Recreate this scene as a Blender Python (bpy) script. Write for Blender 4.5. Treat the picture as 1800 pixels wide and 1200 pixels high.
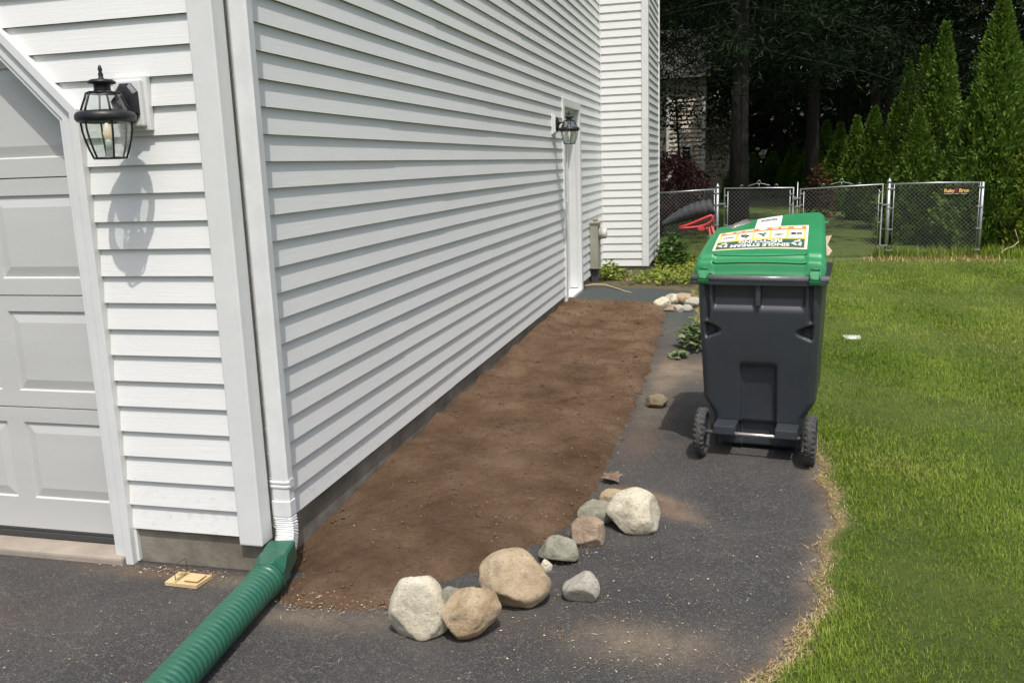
import bpy, bmesh, math, random
import numpy as np
from mathutils import Vector, Matrix, noise as mn
R = math.radians
random.seed(7)
rng = np.random.default_rng(11)
for o in list(bpy.data.objects):
    bpy.data.objects.remove(o)
scene = bpy.context.scene
COL = scene.collection

# ------------------------------------------------------------------ camera
cam_d = bpy.data.cameras.new('camera')
cam = bpy.data.objects.new('camera', cam_d)
COL.objects.link(cam)
scene.camera = cam
cam_d.sensor_width = 36.0
cam_d.lens = 1539.83 / 1800 * 36.0
cam_d.clip_start, cam_d.clip_end = 0.05, 600
yaw, pitch, roll = R(-14.5376), R(11.3489), R(-1.9315)
fw = Vector((math.sin(yaw) * math.cos(pitch), math.cos(yaw) * math.cos(pitch), -math.sin(pitch)))
rt = Vector((math.cos(yaw), -math.sin(yaw), 0))
up = rt.cross(fw)
r2 = rt * math.cos(roll) + up * math.sin(roll)
u2 = -rt * math.sin(roll) + up * math.cos(roll)
mw = Matrix((r2, u2, -fw)).transposed().to_4x4()
mw.translation = (1.760, -2.837, 1.524)
cam.matrix_world = mw

# ------------------------------------------------------------------ sky, sun, exposure
SUN = Vector((0.1878, -0.4218, 0.8870)).normalized()
world = bpy.data.worlds.new('World')
scene.world = world
world.use_nodes = True
wn, wl = world.node_tree.nodes, world.node_tree.links
bg = wn['Background']
sky = wn.new('ShaderNodeTexSky')
sky.sky_type = 'NISHITA'
sky.sun_disc = False
sky.sun_elevation = math.asin(SUN.z)
sky.sun_rotation = math.atan2(SUN.x, SUN.y)
sky.air_density = 1.0
sky.dust_density = 4.0
sky.ozone_density = 0.6
wl.new(sky.outputs[0], bg.inputs[0])
bg.inputs[1].default_value = 0.15
sun_d = bpy.data.lights.new('sun', 'SUN')
sun_d.energy = 3.1
sun_d.angle = R(0.5)
sun_d.color = (1.0, 0.97, 0.93)
sun = bpy.data.objects.new('sun', sun_d)
COL.objects.link(sun)
sun.rotation_euler = SUN.to_track_quat('Z', 'Y').to_euler()
scene.view_settings.view_transform = 'Standard'
scene.view_settings.look = 'None'
scene.view_settings.gamma = 1
scene.view_settings.exposure = 0.13
scene.cycles.max_bounces = 8
scene.cycles.transparent_max_bounces = 12
scene.cycles.caustics_refractive = True

# ------------------------------------------------------------------ helpers
def tag(o, label=None, cat=None, group=None, kind=None):
    if label: o['label'] = label
    if cat: o['category'] = cat
    if group: o['group'] = group
    if kind: o['kind'] = kind
    return o

def empty(name, loc=(0, 0, 0), rz=0.0):
    o = bpy.data.objects.new(name, None)
    COL.objects.link(o)
    o.location = loc
    o.rotation_euler = (0, 0, rz)
    o.empty_display_size = 0.1
    return o

def link_mesh(name, me, mat, parent=None):
    o = bpy.data.objects.new(name, me)
    COL.objects.link(o)
    for m in (mat if isinstance(mat, (list, tuple)) else [mat]):
        me.materials.append(m)
    if parent is not None:
        o.parent = parent
    return o

def np_mesh(name, verts, faces, mat, parent=None, smooth=False, attrs=None):
    """verts Nx3 array, faces MxK array (all the same size)"""
    verts = np.asarray(verts, np.float32)
    faces = np.asarray(faces, np.int32)
    me = bpy.data.meshes.new(name)
    n, k = faces.shape
    me.vertices.add(len(verts))
    me.vertices.foreach_set('co', verts.ravel())
    me.loops.add(n * k)
    me.loops.foreach_set('vertex_index', faces.ravel())
    me.polygons.add(n)
    me.polygons.foreach_set('loop_start', np.arange(0, n * k, k, dtype=np.int32))
    me.polygons.foreach_set('loop_total', np.full(n, k, np.int32))
    me.update(calc_edges=True)
    if smooth:
        me.polygons.foreach_set('use_smooth', np.ones(n, bool))
    for an, av in (attrs or {}).items():
        a = me.attributes.new(an, 'FLOAT', 'POINT')
        a.data.foreach_set('value', np.asarray(av, np.float32))
    return link_mesh(name, me, mat, parent)

class MB:
    def __init__(self):
        self.bm = bmesh.new()
    def box(self, lo, hi, bevel=0.0, M=None, seg=2, mat=0):
        t = bmesh.new()
        bmesh.ops.create_cube(t, size=1)
        for v in t.verts:
            v.co = Vector([lo[i] + (v.co[i] + 0.5) * (hi[i] - lo[i]) for i in range(3)])
        if bevel:
            bmesh.ops.bevel(t, geom=t.edges[:] + t.verts[:], offset=bevel, segments=seg, profile=0.6, affect='EDGES')
        self.merge(t, M, mat)
        return self
    def merge(self, t, M=None, mat=0, smooth=None):
        if M is not None:
            bmesh.ops.transform(t, matrix=M, verts=t.verts[:])
        mp = {}
        for v in t.verts:
            mp[v] = self.bm.verts.new(v.co)
        for f in t.faces:
            try:
                nf = self.bm.faces.new([mp[v] for v in f.verts])
                nf.smooth = f.smooth if smooth is None else smooth
                nf.material_index = mat
            except ValueError:
                pass
        t.free()
    def face(self, pts, smooth=False, mat=0):
        f = self.bm.faces.new([self.bm.verts.new(p) for p in pts])
        f.smooth = smooth
        f.material_index = mat
        return f
    def rings(self, rings, close=True, cap0=True, cap1=True, smooth=True, mat=0):
        vs = [[self.bm.verts.new(p) for p in r] for r in rings]
        n = len(rings[0])
        for a, b in zip(vs[:-1], vs[1:]):
            for i in range(n if close else n - 1):
                j = (i + 1) % n
                f = self.bm.faces.new((a[i], a[j], b[j], b[i]))
                f.smooth = smooth
                f.material_index = mat
        if cap0 and close:
            f = self.bm.faces.new(vs[0][::-1]); f.material_index = mat
        if cap1 and close:
            f = self.bm.faces.new(vs[-1]); f.material_index = mat
        return self
    def lathe(self, prof, n=24, M=None, smooth=True, cap0=True, cap1=True, mat=0):
        rings = []
        for r, z in prof:
            ring = [Vector((r * math.cos(2 * math.pi * i / n), r * math.sin(2 * math.pi * i / n), z)) for i in range(n)]
            rings.append([M @ p if M is not None else p for p in ring])
        return self.rings(rings, True, cap0, cap1, smooth, mat)
    def tube(self, pts, rad, n=8, smooth=True, caps=True, mat=0):
        pts = [Vector(p) for p in pts]
        rads = rad if isinstance(rad, (list, tuple)) else [rad] * len(pts)
        rings, side = [], None
        for i, p in enumerate(pts):
            d = (pts[min(i + 1, len(pts) - 1)] - pts[max(i - 1, 0)])
            d = d.normalized() if d.length > 1e-9 else Vector((0, 0, 1))
            if side is None:
                side = d.orthogonal().normalized()
            else:
                side = (side - d * side.dot(d))
                side = side.normalized() if side.length > 1e-6 else d.orthogonal().normalized()
            b = d.cross(side)
            rings.append([p + (side * math.cos(2 * math.pi * k / n) + b * math.sin(2 * math.pi * k / n)) * rads[i] for k in range(n)])
        return self.rings(rings, True, caps, caps, smooth, mat)
    def build(self, name, mat, parent=None, fix=True):
        if fix:
            bmesh.ops.recalc_face_normals(self.bm, faces=self.bm.faces[:])
        me = bpy.data.meshes.new(name)
        self.bm.to_mesh(me)
        self.bm.free()
        return link_mesh(name, me, mat, parent)

def copy_tree(o, parent=None):
    c = o.copy()
    COL.objects.link(c)
    if parent is not None:
        c.parent = parent
    for ch in [q for q in bpy.data.objects if q.parent == o]:
        copy_tree(ch, c)
    return c

# ------------------------------------------------------------------ materials
def new_mat(name):
    m = bpy.data.materials.new(name)
    m.use_nodes = True
    nt = m.node_tree
    return m, nt, nt.nodes['Principled BSDF']

def ramp(nt, fac, stops):
    n = nt.nodes.new('ShaderNodeValToRGB')
    e = n.color_ramp.elements
    while len(e) < len(stops):
        e.new(0.5)
    for el, (p, c) in zip(e, stops):
        el.position = p
        el.color = (c[0], c[1], c[2], 1) if not isinstance(c, (int, float)) else (c, c, c, 1)
    nt.links.new(fac, n.inputs[0])
    return n.outputs[0]

def tex(nt, kind='NOISE', scale=5.0, detail=4.0, rough=0.55, stretch=(1, 1, 1), out=0, co='Object'):
    tc = nt.nodes.new('ShaderNodeTexCoord')
    src = tc.outputs[co]
    if stretch != (1, 1, 1):
        mp = nt.nodes.new('ShaderNodeMapping')
        mp.inputs['Scale'].default_value = stretch
        nt.links.new(src, mp.inputs[0]); src = mp.outputs[0]
    if kind == 'NOISE':
        n = nt.nodes.new('ShaderNodeTexNoise')
        n.inputs['Scale'].default_value = scale
        n.inputs['Detail'].default_value = detail
        n.inputs['Roughness'].default_value = rough
    else:
        n = nt.nodes.new('ShaderNodeTexVoronoi')
        n.inputs['Scale'].default_value = scale
    nt.links.new(src, n.inputs['Vector'])
    return n.outputs[out]

def mix(nt, fac, a, b, mode='MIX'):
    n = nt.nodes.new('ShaderNodeMix')
    n.data_type = 'RGBA'
    n.blend_type = mode
    for s, v in ((n.inputs[0], fac), (n.inputs[6], a), (n.inputs[7], b)):
        if hasattr(v, 'links'):
            nt.links.new(v, s)
        elif isinstance(v, (int, float)):
            s.default_value = v
        else:
            s.default_value = (v[0], v[1], v[2], 1)
    return n.outputs[2]

def math_n(nt, op, a, b=0.0, clamp=False):
    n = nt.nodes.new('ShaderNodeMath')
    n.operation = op
    n.use_clamp = clamp
    for s, v in ((n.inputs[0], a), (n.inputs[1], b)):
        if hasattr(v, 'links'):
            nt.links.new(v, s)
        else:
            s.default_value = v
    return n.outputs[0]

def attr(nt, name):
    n = nt.nodes.new('ShaderNodeAttribute')
    n.attribute_name = name
    return n.outputs['Fac']

def island(nt):
    return nt.nodes.new('ShaderNodeNewGeometry').outputs['Random Per Island']

def bump(nt, bsdf, h, strength=0.3, dist=0.01):
    n = nt.nodes.new('ShaderNodeBump')
    n.inputs['Strength'].default_value = strength
    n.inputs['Distance'].default_value = dist
    nt.links.new(h, n.inputs['Height'])
    nt.links.new(n.outputs[0], bsdf.inputs['Normal'])

def simple(name, c1, c2=None, scale=8.0, rough=0.5, metal=0.0, bstr=0.0, bscale=60.0, bdist=0.004, stretch=(1, 1, 1), spec=0.5, lohi=(0.35, 0.7)):
    m, nt, b = new_mat(name)
    b.inputs['Roughness'].default_value = rough
    b.inputs['Metallic'].default_value = metal
    b.inputs['Specular IOR Level'].default_value = spec
    if c2 is None:
        c2 = tuple(x * 0.88 for x in c1)
    t = tex(nt, 'NOISE', scale, 5, 0.6, stretch)
    nt.links.new(ramp(nt, t, [(lohi[0], c1), (lohi[1], c2)]), b.inputs['Base Color'])
    if bstr:
        bump(nt, b, tex(nt, 'NOISE', bscale, 4, 0.6, stretch), bstr, bdist)
    return m

MAT = {}
# vinyl siding: white with a faint pressed wood grain and a little dirt
def siding_mat(name, grain):
    m, nt, b = new_mat(name)
    b.inputs['Roughness'].default_value = 0.46
    b.inputs['Specular IOR Level'].default_value = 0.35
    base = ramp(nt, tex(nt, 'NOISE', 1.3, 5, 0.6), [(0.3, (0.71, 0.715, 0.69)), (0.75, (0.67, 0.675, 0.65))])
    dirt = ramp(nt, tex(nt, 'NOISE', 14.0, 8, 0.7), [(0.69, 0.0), (0.80, 0.45)])
    base = mix(nt, dirt, base, (0.42, 0.42, 0.38))
    tc = nt.nodes.new('ShaderNodeTexCoord'); sp = nt.nodes.new('ShaderNodeSeparateXYZ')
    nt.links.new(tc.outputs['Object'], sp.inputs[0])
    low = ramp(nt, sp.outputs[2], [(0.14, 1.0), (0.46, 0.0)])
    spl = ramp(nt, tex(nt, 'NOISE', 34.0, 8, 0.8), [(0.54, 0.0), (0.66, 0.55)])
    base = mix(nt, math_n(nt, 'MULTIPLY', low, spl), base, (0.36, 0.33, 0.27))
    nt.links.new(base, b.inputs['Base Color'])
    bump(nt, b, tex(nt, 'NOISE', 26.0, 5, 0.65, grain), 0.25, 0.0035)
    return m
MAT['siding_x'] = siding_mat('vinyl_siding_front', (0.25, 1, 6))
MAT['siding_y'] = siding_mat('vinyl_siding_side', (1, 0.25, 6))
MAT['trim'] = simple('white_trim', (0.68, 0.69, 0.67), (0.63, 0.64, 0.62), 6, 0.42, bstr=0.06, bscale=40)
MAT['downspout'] = simple('white_aluminium', (0.68, 0.695, 0.685), (0.60, 0.61, 0.60), 9, 0.38, bstr=0.05, bscale=20)
MAT['garage'] = simple('garage_door_paint', (0.53, 0.535, 0.51), (0.49, 0.495, 0.47), 3, 0.45, bstr=0.14, bscale=90, stretch=(0.3, 1, 2))
MAT['gap'] = simple('dark_gap', (0.02, 0.02, 0.02), rough=0.9)
MAT['seal'] = simple('rubber_seal', (0.05, 0.05, 0.048), rough=0.8)
MAT['roof'] = simple('roof_shingle', (0.06, 0.058, 0.055), (0.09, 0.085, 0.08), 30, 0.9)

m, nt, b = new_mat('parged_concrete')
b.inputs['Roughness'].default_value = 0.92
c = ramp(nt, tex(nt, 'NOISE', 5, 7, 0.65), [(0.3, (0.115, 0.100, 0.075)), (0.5, (0.19, 0.172, 0.135)), (0.75, (0.28, 0.26, 0.21))])
c = mix(nt, ramp(nt, tex(nt, 'NOISE', 2.2, 4, 0.6, (1, 1, 3)), [(0.5, 0.0), (0.68, 0.6)]), c, (0.10, 0.09, 0.06))
nt.links.new(c, b.inputs['Base Color'])
bump(nt, b, tex(nt, 'NOISE', 35, 6, 0.7), 0.5, 0.006)
MAT['concrete'] = m
MAT['apron'] = simple('apron_concrete', (0.36, 0.31, 0.25), (0.25, 0.215, 0.175), 6, 0.9, bstr=0.3, bscale=70)

# asphalt: worn aggregate, pale specks, dust tracked over it
m, nt, b = new_mat('asphalt')
b.inputs['Roughness'].default_value = 0.78
c = ramp(nt, tex(nt, 'NOISE', 1.6, 6, 0.65), [(0.3, (0.022, 0.022, 0.023)), (0.7, (0.050, 0.048, 0.046))])
agg = ramp(nt, tex(nt, 'NOISE', 170, 3, 0.7), [(0.5, 0.0), (0.72, 1.0)])
c = mix(nt, math_n(nt, 'MULTIPLY', agg, 0.75), c, (0.16, 0.15, 0.135))
spk = ramp(nt, tex(nt, 'VORONOI', 70), [(0.0, 1.0), (0.10, 1.0), (0.2, 0.0)])
pat = ramp(nt, tex(nt, 'NOISE', 7, 4, 0.7), [(0.44, 0.0), (0.60, 1.0)])
c = mix(nt, math_n(nt, 'MULTIPLY', math_n(nt, 'MULTIPLY', spk, pat), 0.8), c, (0.34, 0.31, 0.26))
c = mix(nt, ramp(nt, tex(nt, 'NOISE', 46, 5, 0.8), [(0.55, 0.0), (0.66, 0.5)]), c, (0.19, 0.175, 0.15))
fl = math_n(nt, 'MULTIPLY', ramp(nt, tex(nt, 'VORONOI', 125), [(0.0, 1.0), (0.13, 1.0), (0.24, 0.0)]), ramp(nt, tex(nt, 'NOISE', 18, 4, 0.75), [(0.45, 0.0), (0.58, 0.9)]))
c = mix(nt, fl, c, (0.30, 0.28, 0.245))
brown = ramp(nt, tex(nt, 'NOISE', 3.1, 6, 0.7), [(0.52, 0.0), (0.75, 0.4)])
c = mix(nt, brown, c, (0.105, 0.083, 0.062))
dn = math_n(nt, 'MULTIPLY', attr(nt, 'dust'), ramp(nt, tex(nt, 'NOISE', 48, 8, 0.85), [(0.36, 0.40), (0.54, 1.0)]))
dn = math_n(nt, 'MULTIPLY', dn, ramp(nt, tex(nt, 'NOISE', 9, 4, 0.7), [(0.30, 0.45), (0.52, 1.0)]))
c = mix(nt, dn, c, mix(nt, ramp(nt, tex(nt, 'NOISE', 2.0, 2, 0.5), [(0.4, 0.0), (0.6, 1.0)]), (0.17, 0.108, 0.066), (0.24, 0.19, 0.13)))
green_tint = attr(nt, 'green')
c = mix(nt, math_n(nt, 'MULTIPLY', green_tint, 0.8), c, (0.052, 0.066, 0.062))  # asphalt turns grey-green towards the far end
tc = nt.nodes.new('ShaderNodeTexCoord'); sp = nt.nodes.new('ShaderNodeSeparateXYZ')
nt.links.new(tc.outputs['Object'], sp.inputs[0])
wob = math_n(nt, 'MULTIPLY', math_n(nt, 'SUBTRACT', tex(nt, 'NOISE', 9, 5, 0.7), 0.5), 0.10)
for (ca, cb, cc, px_, rr_) in ((0.86, 0.51, 1.76, 1.62, 0.30), (-0.35, 0.94, 0.02, 1.9, 0.22), (0.15, 0.99, -0.66, 0.1, 0.9)):
    ln = math_n(nt, 'ADD', math_n(nt, 'ADD', math_n(nt, 'MULTIPLY', sp.outputs[0], ca), math_n(nt, 'MULTIPLY', sp.outputs[1], cb)), math_n(nt, 'SUBTRACT', wob, cc))
    m1 = math_n(nt, 'LESS_THAN', math_n(nt, 'ABSOLUTE', ln), 0.0018)
    m2 = math_n(nt, 'LESS_THAN', math_n(nt, 'ABSOLUTE', math_n(nt, 'SUBTRACT', sp.outputs[0], px_)), rr_)
    c = mix(nt, math_n(nt, 'MULTIPLY', math_n(nt, 'MULTIPLY', m1, m2), 0.32), c, (0.21, 0.195, 0.17))
nt.links.new(c, b.inputs['Base Color'])
bump(nt, b, tex(nt, 'NOISE', 190, 4, 0.75), 0.75, 0.006)
MAT['asphalt'] = m

m, nt, b = new_mat('garden_soil')
b.inputs['Roughness'].default_value = 0.97
b.inputs['Specular IOR Level'].default_value = 0.15
c = ramp(nt, tex(nt, 'NOISE', 2.4, 8, 0.68), [(0.34, (0.095, 0.056, 0.032)), (0.50, (0.155, 0.098, 0.058)), (0.68, (0.23, 0.158, 0.10))])
c = mix(nt, ramp(nt, tex(nt, 'NOISE', 60, 5, 0.75), [(0.54, 0.0), (0.66, 0.65)]), c, (0.06, 0.036, 0.02))
c = mix(nt, ramp(nt, tex(nt, 'VORONOI', 55), [(0.0, 0.55), (0.09, 0.0)]), c, (0.22, 0.16, 0.11))
nt.links.new(c, b.inputs['Base Color'])
bump(nt, b, tex(nt, 'NOISE', 48, 10, 0.82), 1.0, 0.022)
MAT['soil'] = m
MAT['clod'] = simple('soil_clods', (0.15, 0.097, 0.058), (0.09, 0.057, 0.034), 30, 0.97, bstr=0.5, bscale=120)

m, nt, b = new_mat('bare_dirt')
b.inputs['Roughness'].default_value = 0.97
c = ramp(nt, tex(nt, 'NOISE', 5, 8, 0.7), [(0.3, (0.06, 0.042, 0.024)), (0.5, (0.12, 0.095, 0.05)), (0.7, (0.09, 0.1, 0.035))])
nt.links.new(c, b.inputs['Base Color'])
bump(nt, b, tex(nt, 'NOISE', 60, 6, 0.75), 0.9, 0.02)
MAT['dirt'] = m

m, nt, b = new_mat('ground_cover')
b.inputs['Roughness'].default_value = 0.97
c = ramp(nt, tex(nt, 'NOISE', 0.6, 8, 0.7), [(0.3, (0.028, 0.045, 0.012)), (0.6, (0.05, 0.062, 0.02)), (0.8, (0.06, 0.048, 0.028))])
nt.links.new(c, b.inputs['Base Color'])
MAT['ground'] = m

m, nt, b = new_mat('lawn_thatch')
b.inputs['Roughness'].default_value = 0.95
c = ramp(nt, tex(nt, 'NOISE', 2.0, 8, 0.7), [(0.3, (0.06, 0.10, 0.009)), (0.6, (0.10, 0.14, 0.015)), (0.8, (0.17, 0.16, 0.04))])
dry = math_n(nt, 'MULTIPLY', attr(nt, 'dry'), ramp(nt, tex(nt, 'NOISE', 9, 4, 0.7), [(0.3, 0.5), (0.55, 1.0)]))
c = mix(nt, dry, c, ramp(nt, tex(nt, 'NOISE', 60, 4, 0.7), [(0.3, (0.24, 0.16, 0.075)), (0.7, (0.50, 0.39, 0.20))]))
nt.links.new(c, b.inputs['Base Color'])
bump(nt, b, tex(nt, 'NOISE', 120, 5, 0.8), 0.9, 0.02)
MAT['lawn'] = m

def leaf_mat(name, stops, rough=0.55, trans=0.25, nscale=None):
    m, nt, b = new_mat(name)
    b.inputs['Roughness'].default_value = rough
    b.inputs['Specular IOR Level'].default_value = 0.3
    f = island(nt)
    if nscale:
        n = tex(nt, 'NOISE', nscale, 4, 0.65)
        n = math_n(nt, 'ADD', math_n(nt, 'MULTIPLY', math_n(nt, 'SUBTRACT', n, 0.5), 2.4), 0.5)
        f = math_n(nt, 'ADD', math_n(nt, 'MULTIPLY', f, 0.5), math_n(nt, 'MULTIPLY', n, 0.5), True)
    c = ramp(nt, f, stops)
    nt.links.new(c, b.inputs['Base Color'])
    if trans:
        t = nt.nodes.new('ShaderNodeBsdfTranslucent')
        nt.links.new(c, t.inputs[0])
        mx = nt.nodes.new('ShaderNodeMixShader')
        mx.inputs[0].default_value = trans
        nt.links.new(b.outputs[0], mx.inputs[1])
        nt.links.new(t.outputs[0], mx.inputs[2])
        nt.links.new(mx.outputs[0], nt.nodes['Material Output'].inputs[0])
    return m
MAT['grass'] = leaf_mat('grass_blades', [(0.0, (0.064, 0.130, 0.008)), (0.26, (0.115, 0.205, 0.013)), (0.52, (0.190, 0.280, 0.022)), (0.78, (0.31, 0.36, 0.06)), (1.0, (0.50, 0.43, 0.18))], 0.6, 0.3, 0.9)
MAT['straw'] = leaf_mat('dry_straw', [(0.0, (0.22, 0.14, 0.06)), (0.5, (0.46, 0.34, 0.16)), (1.0, (0.62, 0.50, 0.28))], 0.7, 0.15)
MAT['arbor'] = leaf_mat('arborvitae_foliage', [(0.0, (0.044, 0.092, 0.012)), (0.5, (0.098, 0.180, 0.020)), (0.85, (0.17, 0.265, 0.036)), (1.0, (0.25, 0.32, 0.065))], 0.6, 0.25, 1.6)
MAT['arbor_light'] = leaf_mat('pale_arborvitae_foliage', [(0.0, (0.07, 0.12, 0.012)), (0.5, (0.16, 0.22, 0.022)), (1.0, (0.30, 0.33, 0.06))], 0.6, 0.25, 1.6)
MAT['pine'] = leaf_mat('pine_needles', [(0.0, (0.010, 0.020, 0.009)), (0.6, (0.019, 0.035, 0.014)), (0.93, (0.034, 0.050, 0.021)), (1.0, (0.06, 0.068, 0.032))], 0.75, 0.12, 0.5)
MAT['pine'].node_tree.nodes['Principled BSDF'].inputs['Specular IOR Level'].default_value = 0.08
MAT['woods'] = leaf_mat('far_woods_leaves', [(0.0, (0.012, 0.018, 0.009)), (0.7, (0.026, 0.036, 0.016)), (1.0, (0.06, 0.065, 0.03))], 0.7, 0.06)
MAT['maple'] = leaf_mat('red_maple_leaves', [(0.0, (0.035, 0.010, 0.010)), (0.6, (0.075, 0.022, 0.020)), (1.0, (0.13, 0.05, 0.04))], 0.55, 0.2)
MAT['redshrub'] = leaf_mat('red_brown_leaves', [(0.0, (0.06, 0.025, 0.012)), (0.6, (0.13, 0.055, 0.025)), (1.0, (0.2, 0.11, 0.05))], 0.55, 0.2)
MAT['weed'] = leaf_mat('weed_leaves', [(0.0, (0.08, 0.12, 0.015)), (0.5, (0.19, 0.25, 0.035)), (1.0, (0.36, 0.37, 0.08))], 0.5, 0.25)
MAT['hosta'] = leaf_mat('pale_leaves', [(0.0, (0.07, 0.11, 0.035)), (0.5, (0.16, 0.22, 0.08)), (1.0, (0.32, 0.37, 0.2))], 0.45, 0.2)
MAT['shrub'] = leaf_mat('shrub_leaves', [(0.0, (0.035, 0.08, 0.015)), (0.6, (0.075, 0.15, 0.03)), (1.0, (0.14, 0.22, 0.06))], 0.45, 0.25)
MAT['litter'] = leaf_mat('wood_chips_and_petals', [(0.0, (0.16, 0.09, 0.045)), (0.4, (0.30, 0.19, 0.10)), (0.75, (0.42, 0.33, 0.23)), (1.0, (0.62, 0.56, 0.46))], 0.8, 0.0)
MAT['deadleaf'] = simple('dry_oak_leaf', (0.21, 0.15, 0.10), (0.12, 0.08, 0.055), 60, 0.8)
MAT['bark'] = simple('pine_bark', (0.020, 0.016, 0.013), (0.011, 0.009, 0.007), 6, 0.95, bstr=0.8, bscale=14, bdist=0.03, stretch=(1, 1, 0.25))
MAT['barkgrey'] = simple('grey_bark', (0.085, 0.078, 0.068), (0.04, 0.036, 0.03), 6, 0.95, bstr=0.8, bscale=14, bdist=0.03, stretch=(1, 1, 0.25))
MAT['steel'] = simple('galvanised_steel', (0.42, 0.43, 0.44), (0.32, 0.33, 0.34), 30, 0.42, 0.75)
MAT['wire'] = simple('galvanised_wire', (0.30, 0.31, 0.31), (0.22, 0.23, 0.23), 30, 0.5, 0.5)
MAT['black_iron'] = simple('black_lantern_metal', (0.017, 0.017, 0.019), (0.03, 0.03, 0.032), 25, 0.42, 0.3, bstr=0.15, bscale=180, bdist=0.002)
MAT['meter'] = simple('weathered_meter_box', (0.34, 0.335, 0.27), (0.24, 0.235, 0.18), 5, 0.6, 0.1, stretch=(1, 1, 0.3))
MAT['meter_dial'] = simple('meter_dial', (0.6, 0.6, 0.58), rough=0.3)
MAT['pipe'] = simple('green_drain_plastic', (0.020, 0.105, 0.062), (0.028, 0.125, 0.078), 12, 0.36, spec=0.6, bstr=0.05, bscale=60)
MAT['cart'] = simple('charcoal_plastic', (0.034, 0.040, 0.047), (0.043, 0.049, 0.056), 5, 0.42, bstr=0.12, bscale=260, bdist=0.0015)
m = MAT['cart']
nt = m.node_tree
b = nt.nodes['Principled BSDF']
sc_ = ramp(nt, tex(nt, 'NOISE', 30, 8, 0.8, (1, 1, 0.5)), [(0.64, 0.0), (0.70, 0.5)])
old = b.inputs['Base Color'].links[0].from_socket
nt.links.new(mix(nt, sc_, old, (0.16, 0.16, 0.16)), b.inputs['Base Color'])
m, nt, b = new_mat('green_lid_plastic')
b.inputs['Roughness'].default_value = 0.40
c = ramp(nt, tex(nt, 'NOISE', 4, 5, 0.6), [(0.3, (0.022, 0.215, 0.078)), (0.7, (0.036, 0.25, 0.10))])
c = mix(nt, ramp(nt, tex(nt, 'NOISE', 5.5, 6, 0.7, (0.5, 3, 1)), [(0.55, 0.0), (0.8, 0.5)]), c, (0.20, 0.24, 0.13))
nt.links.new(c, b.inputs['Base Color'])
bump(nt, b, tex(nt, 'NOISE', 220, 3, 0.6), 0.08, 0.0015)
MAT['lid'] = m
MAT['bar'] = simple('grey_bar_plastic', (0.14, 0.145, 0.15), (0.10, 0.105, 0.11), 20, 0.25, spec=0.7)
MAT['tyre'] = simple('dusty_tyre', (0.030, 0.030, 0.030), (0.075, 0.072, 0.068), 40, 0.85, bstr=0.3, bscale=200)
MAT['axle'] = simple('zinc_axle', (0.62, 0.60, 0.56), (0.45, 0.43, 0.4), 40, 0.35, 0.8)
MAT['st_yellow'] = simple('sticker_yellow', (0.80, 0.62, 0.10), (0.76, 0.58, 0.12), 10, 0.45)
MAT['st_cream'] = simple('sticker_cream', (0.80, 0.78, 0.66), (0.76, 0.74, 0.62), 10, 0.45)
MAT['st_green'] = simple('sticker_dark_green', (0.045, 0.115, 0.085), (0.06, 0.13, 0.10), 20, 0.45)
MAT['st_red'] = simple('sticker_red', (0.72, 0.17, 0.09), (0.78, 0.28, 0.17), 40, 0.45)
MAT['st_pale'] = simple('sticker_faded_pink', (0.80, 0.55, 0.45), (0.80, 0.62, 0.52), 40, 0.45)
MAT['st_white'] = simple('sticker_white', (0.80, 0.80, 0.78), (0.76, 0.76, 0.74), 10, 0.45)
MAT['st_black'] = simple('sticker_print', (0.05, 0.05, 0.055), (0.09, 0.09, 0.09), 60, 0.5)
MAT['card'] = simple('cardboard', (0.42, 0.30, 0.19), (0.55, 0.45, 0.33), 12, 0.85)
MAT['bag'] = simple('grey_plastic_bag', (0.10, 0.095, 0.085), (0.20, 0.19, 0.175), 9, 0.3, bstr=0.4, bscale=25, bdist=0.01)
MAT['blackpoly'] = simple('black_poly_tray', (0.034, 0.036, 0.040), (0.055, 0.057, 0.060), 14, 0.8, bstr=0.4, bscale=20, bdist=0.01, stretch=(1, 4, 1))
MAT['redpaint'] = simple('red_painted_tube', (0.50, 0.05, 0.055), (0.42, 0.05, 0.05), 20, 0.42)
MAT['wood'] = simple('trap_wood', (0.62, 0.48, 0.26), (0.52, 0.38, 0.18), 40, 0.7, stretch=(0.2, 1, 1))
MAT['trapwire'] = simple('trap_wire', (0.13, 0.10, 0.08), (0.2, 0.13, 0.09), 60, 0.5, 0.7)
MAT['beige'] = simple('beige_siding', (0.58, 0.50, 0.40), (0.52, 0.45, 0.36), 3, 0.6)
MAT['darkglass'] = simple('dark_window_glass', (0.012, 0.013, 0.015), rough=0.12)
MAT['sign_dark'] = simple('sign_dark', (0.022, 0.006, 0.006), rough=0.5)
MAT['sign_orange'] = simple('sign_orange', (0.80, 0.50, 0.13), (0.8, 0.6, 0.22), 40, 0.5)
MAT['sign_maroon'] = simple('sign_maroon', (0.13, 0.028, 0.022), rough=0.5)
MAT['stick'] = simple('bleached_stick', (0.46, 0.38, 0.25), (0.36, 0.29, 0.18), 20, 0.8)
MAT['paper'] = simple('white_scrap', (0.75, 0.74, 0.72), rough=0.7)
MAT['valve'] = simple('valve_cover_plastic', (0.66, 0.68, 0.64), (0.5, 0.52, 0.46), 20, 0.6)
m, nt, b = new_mat('lantern_glass')
b.inputs['Base Color'].default_value = (0.93, 0.97, 0.95, 1)
b.inputs['Roughness'].default_value = 0.04
b.inputs['IOR'].default_value = 1.15
b.inputs['Transmission Weight'].default_value = 1.0
g = nt.nodes.new('ShaderNodeBsdfTransparent')
g.inputs[0].default_value = (0.90, 0.94, 0.92, 1)
mx = nt.nodes.new('ShaderNodeMixShader')
mx.inputs[0].default_value = 0.18
gl = nt.nodes.new('ShaderNodeBsdfGlossy')
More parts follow.
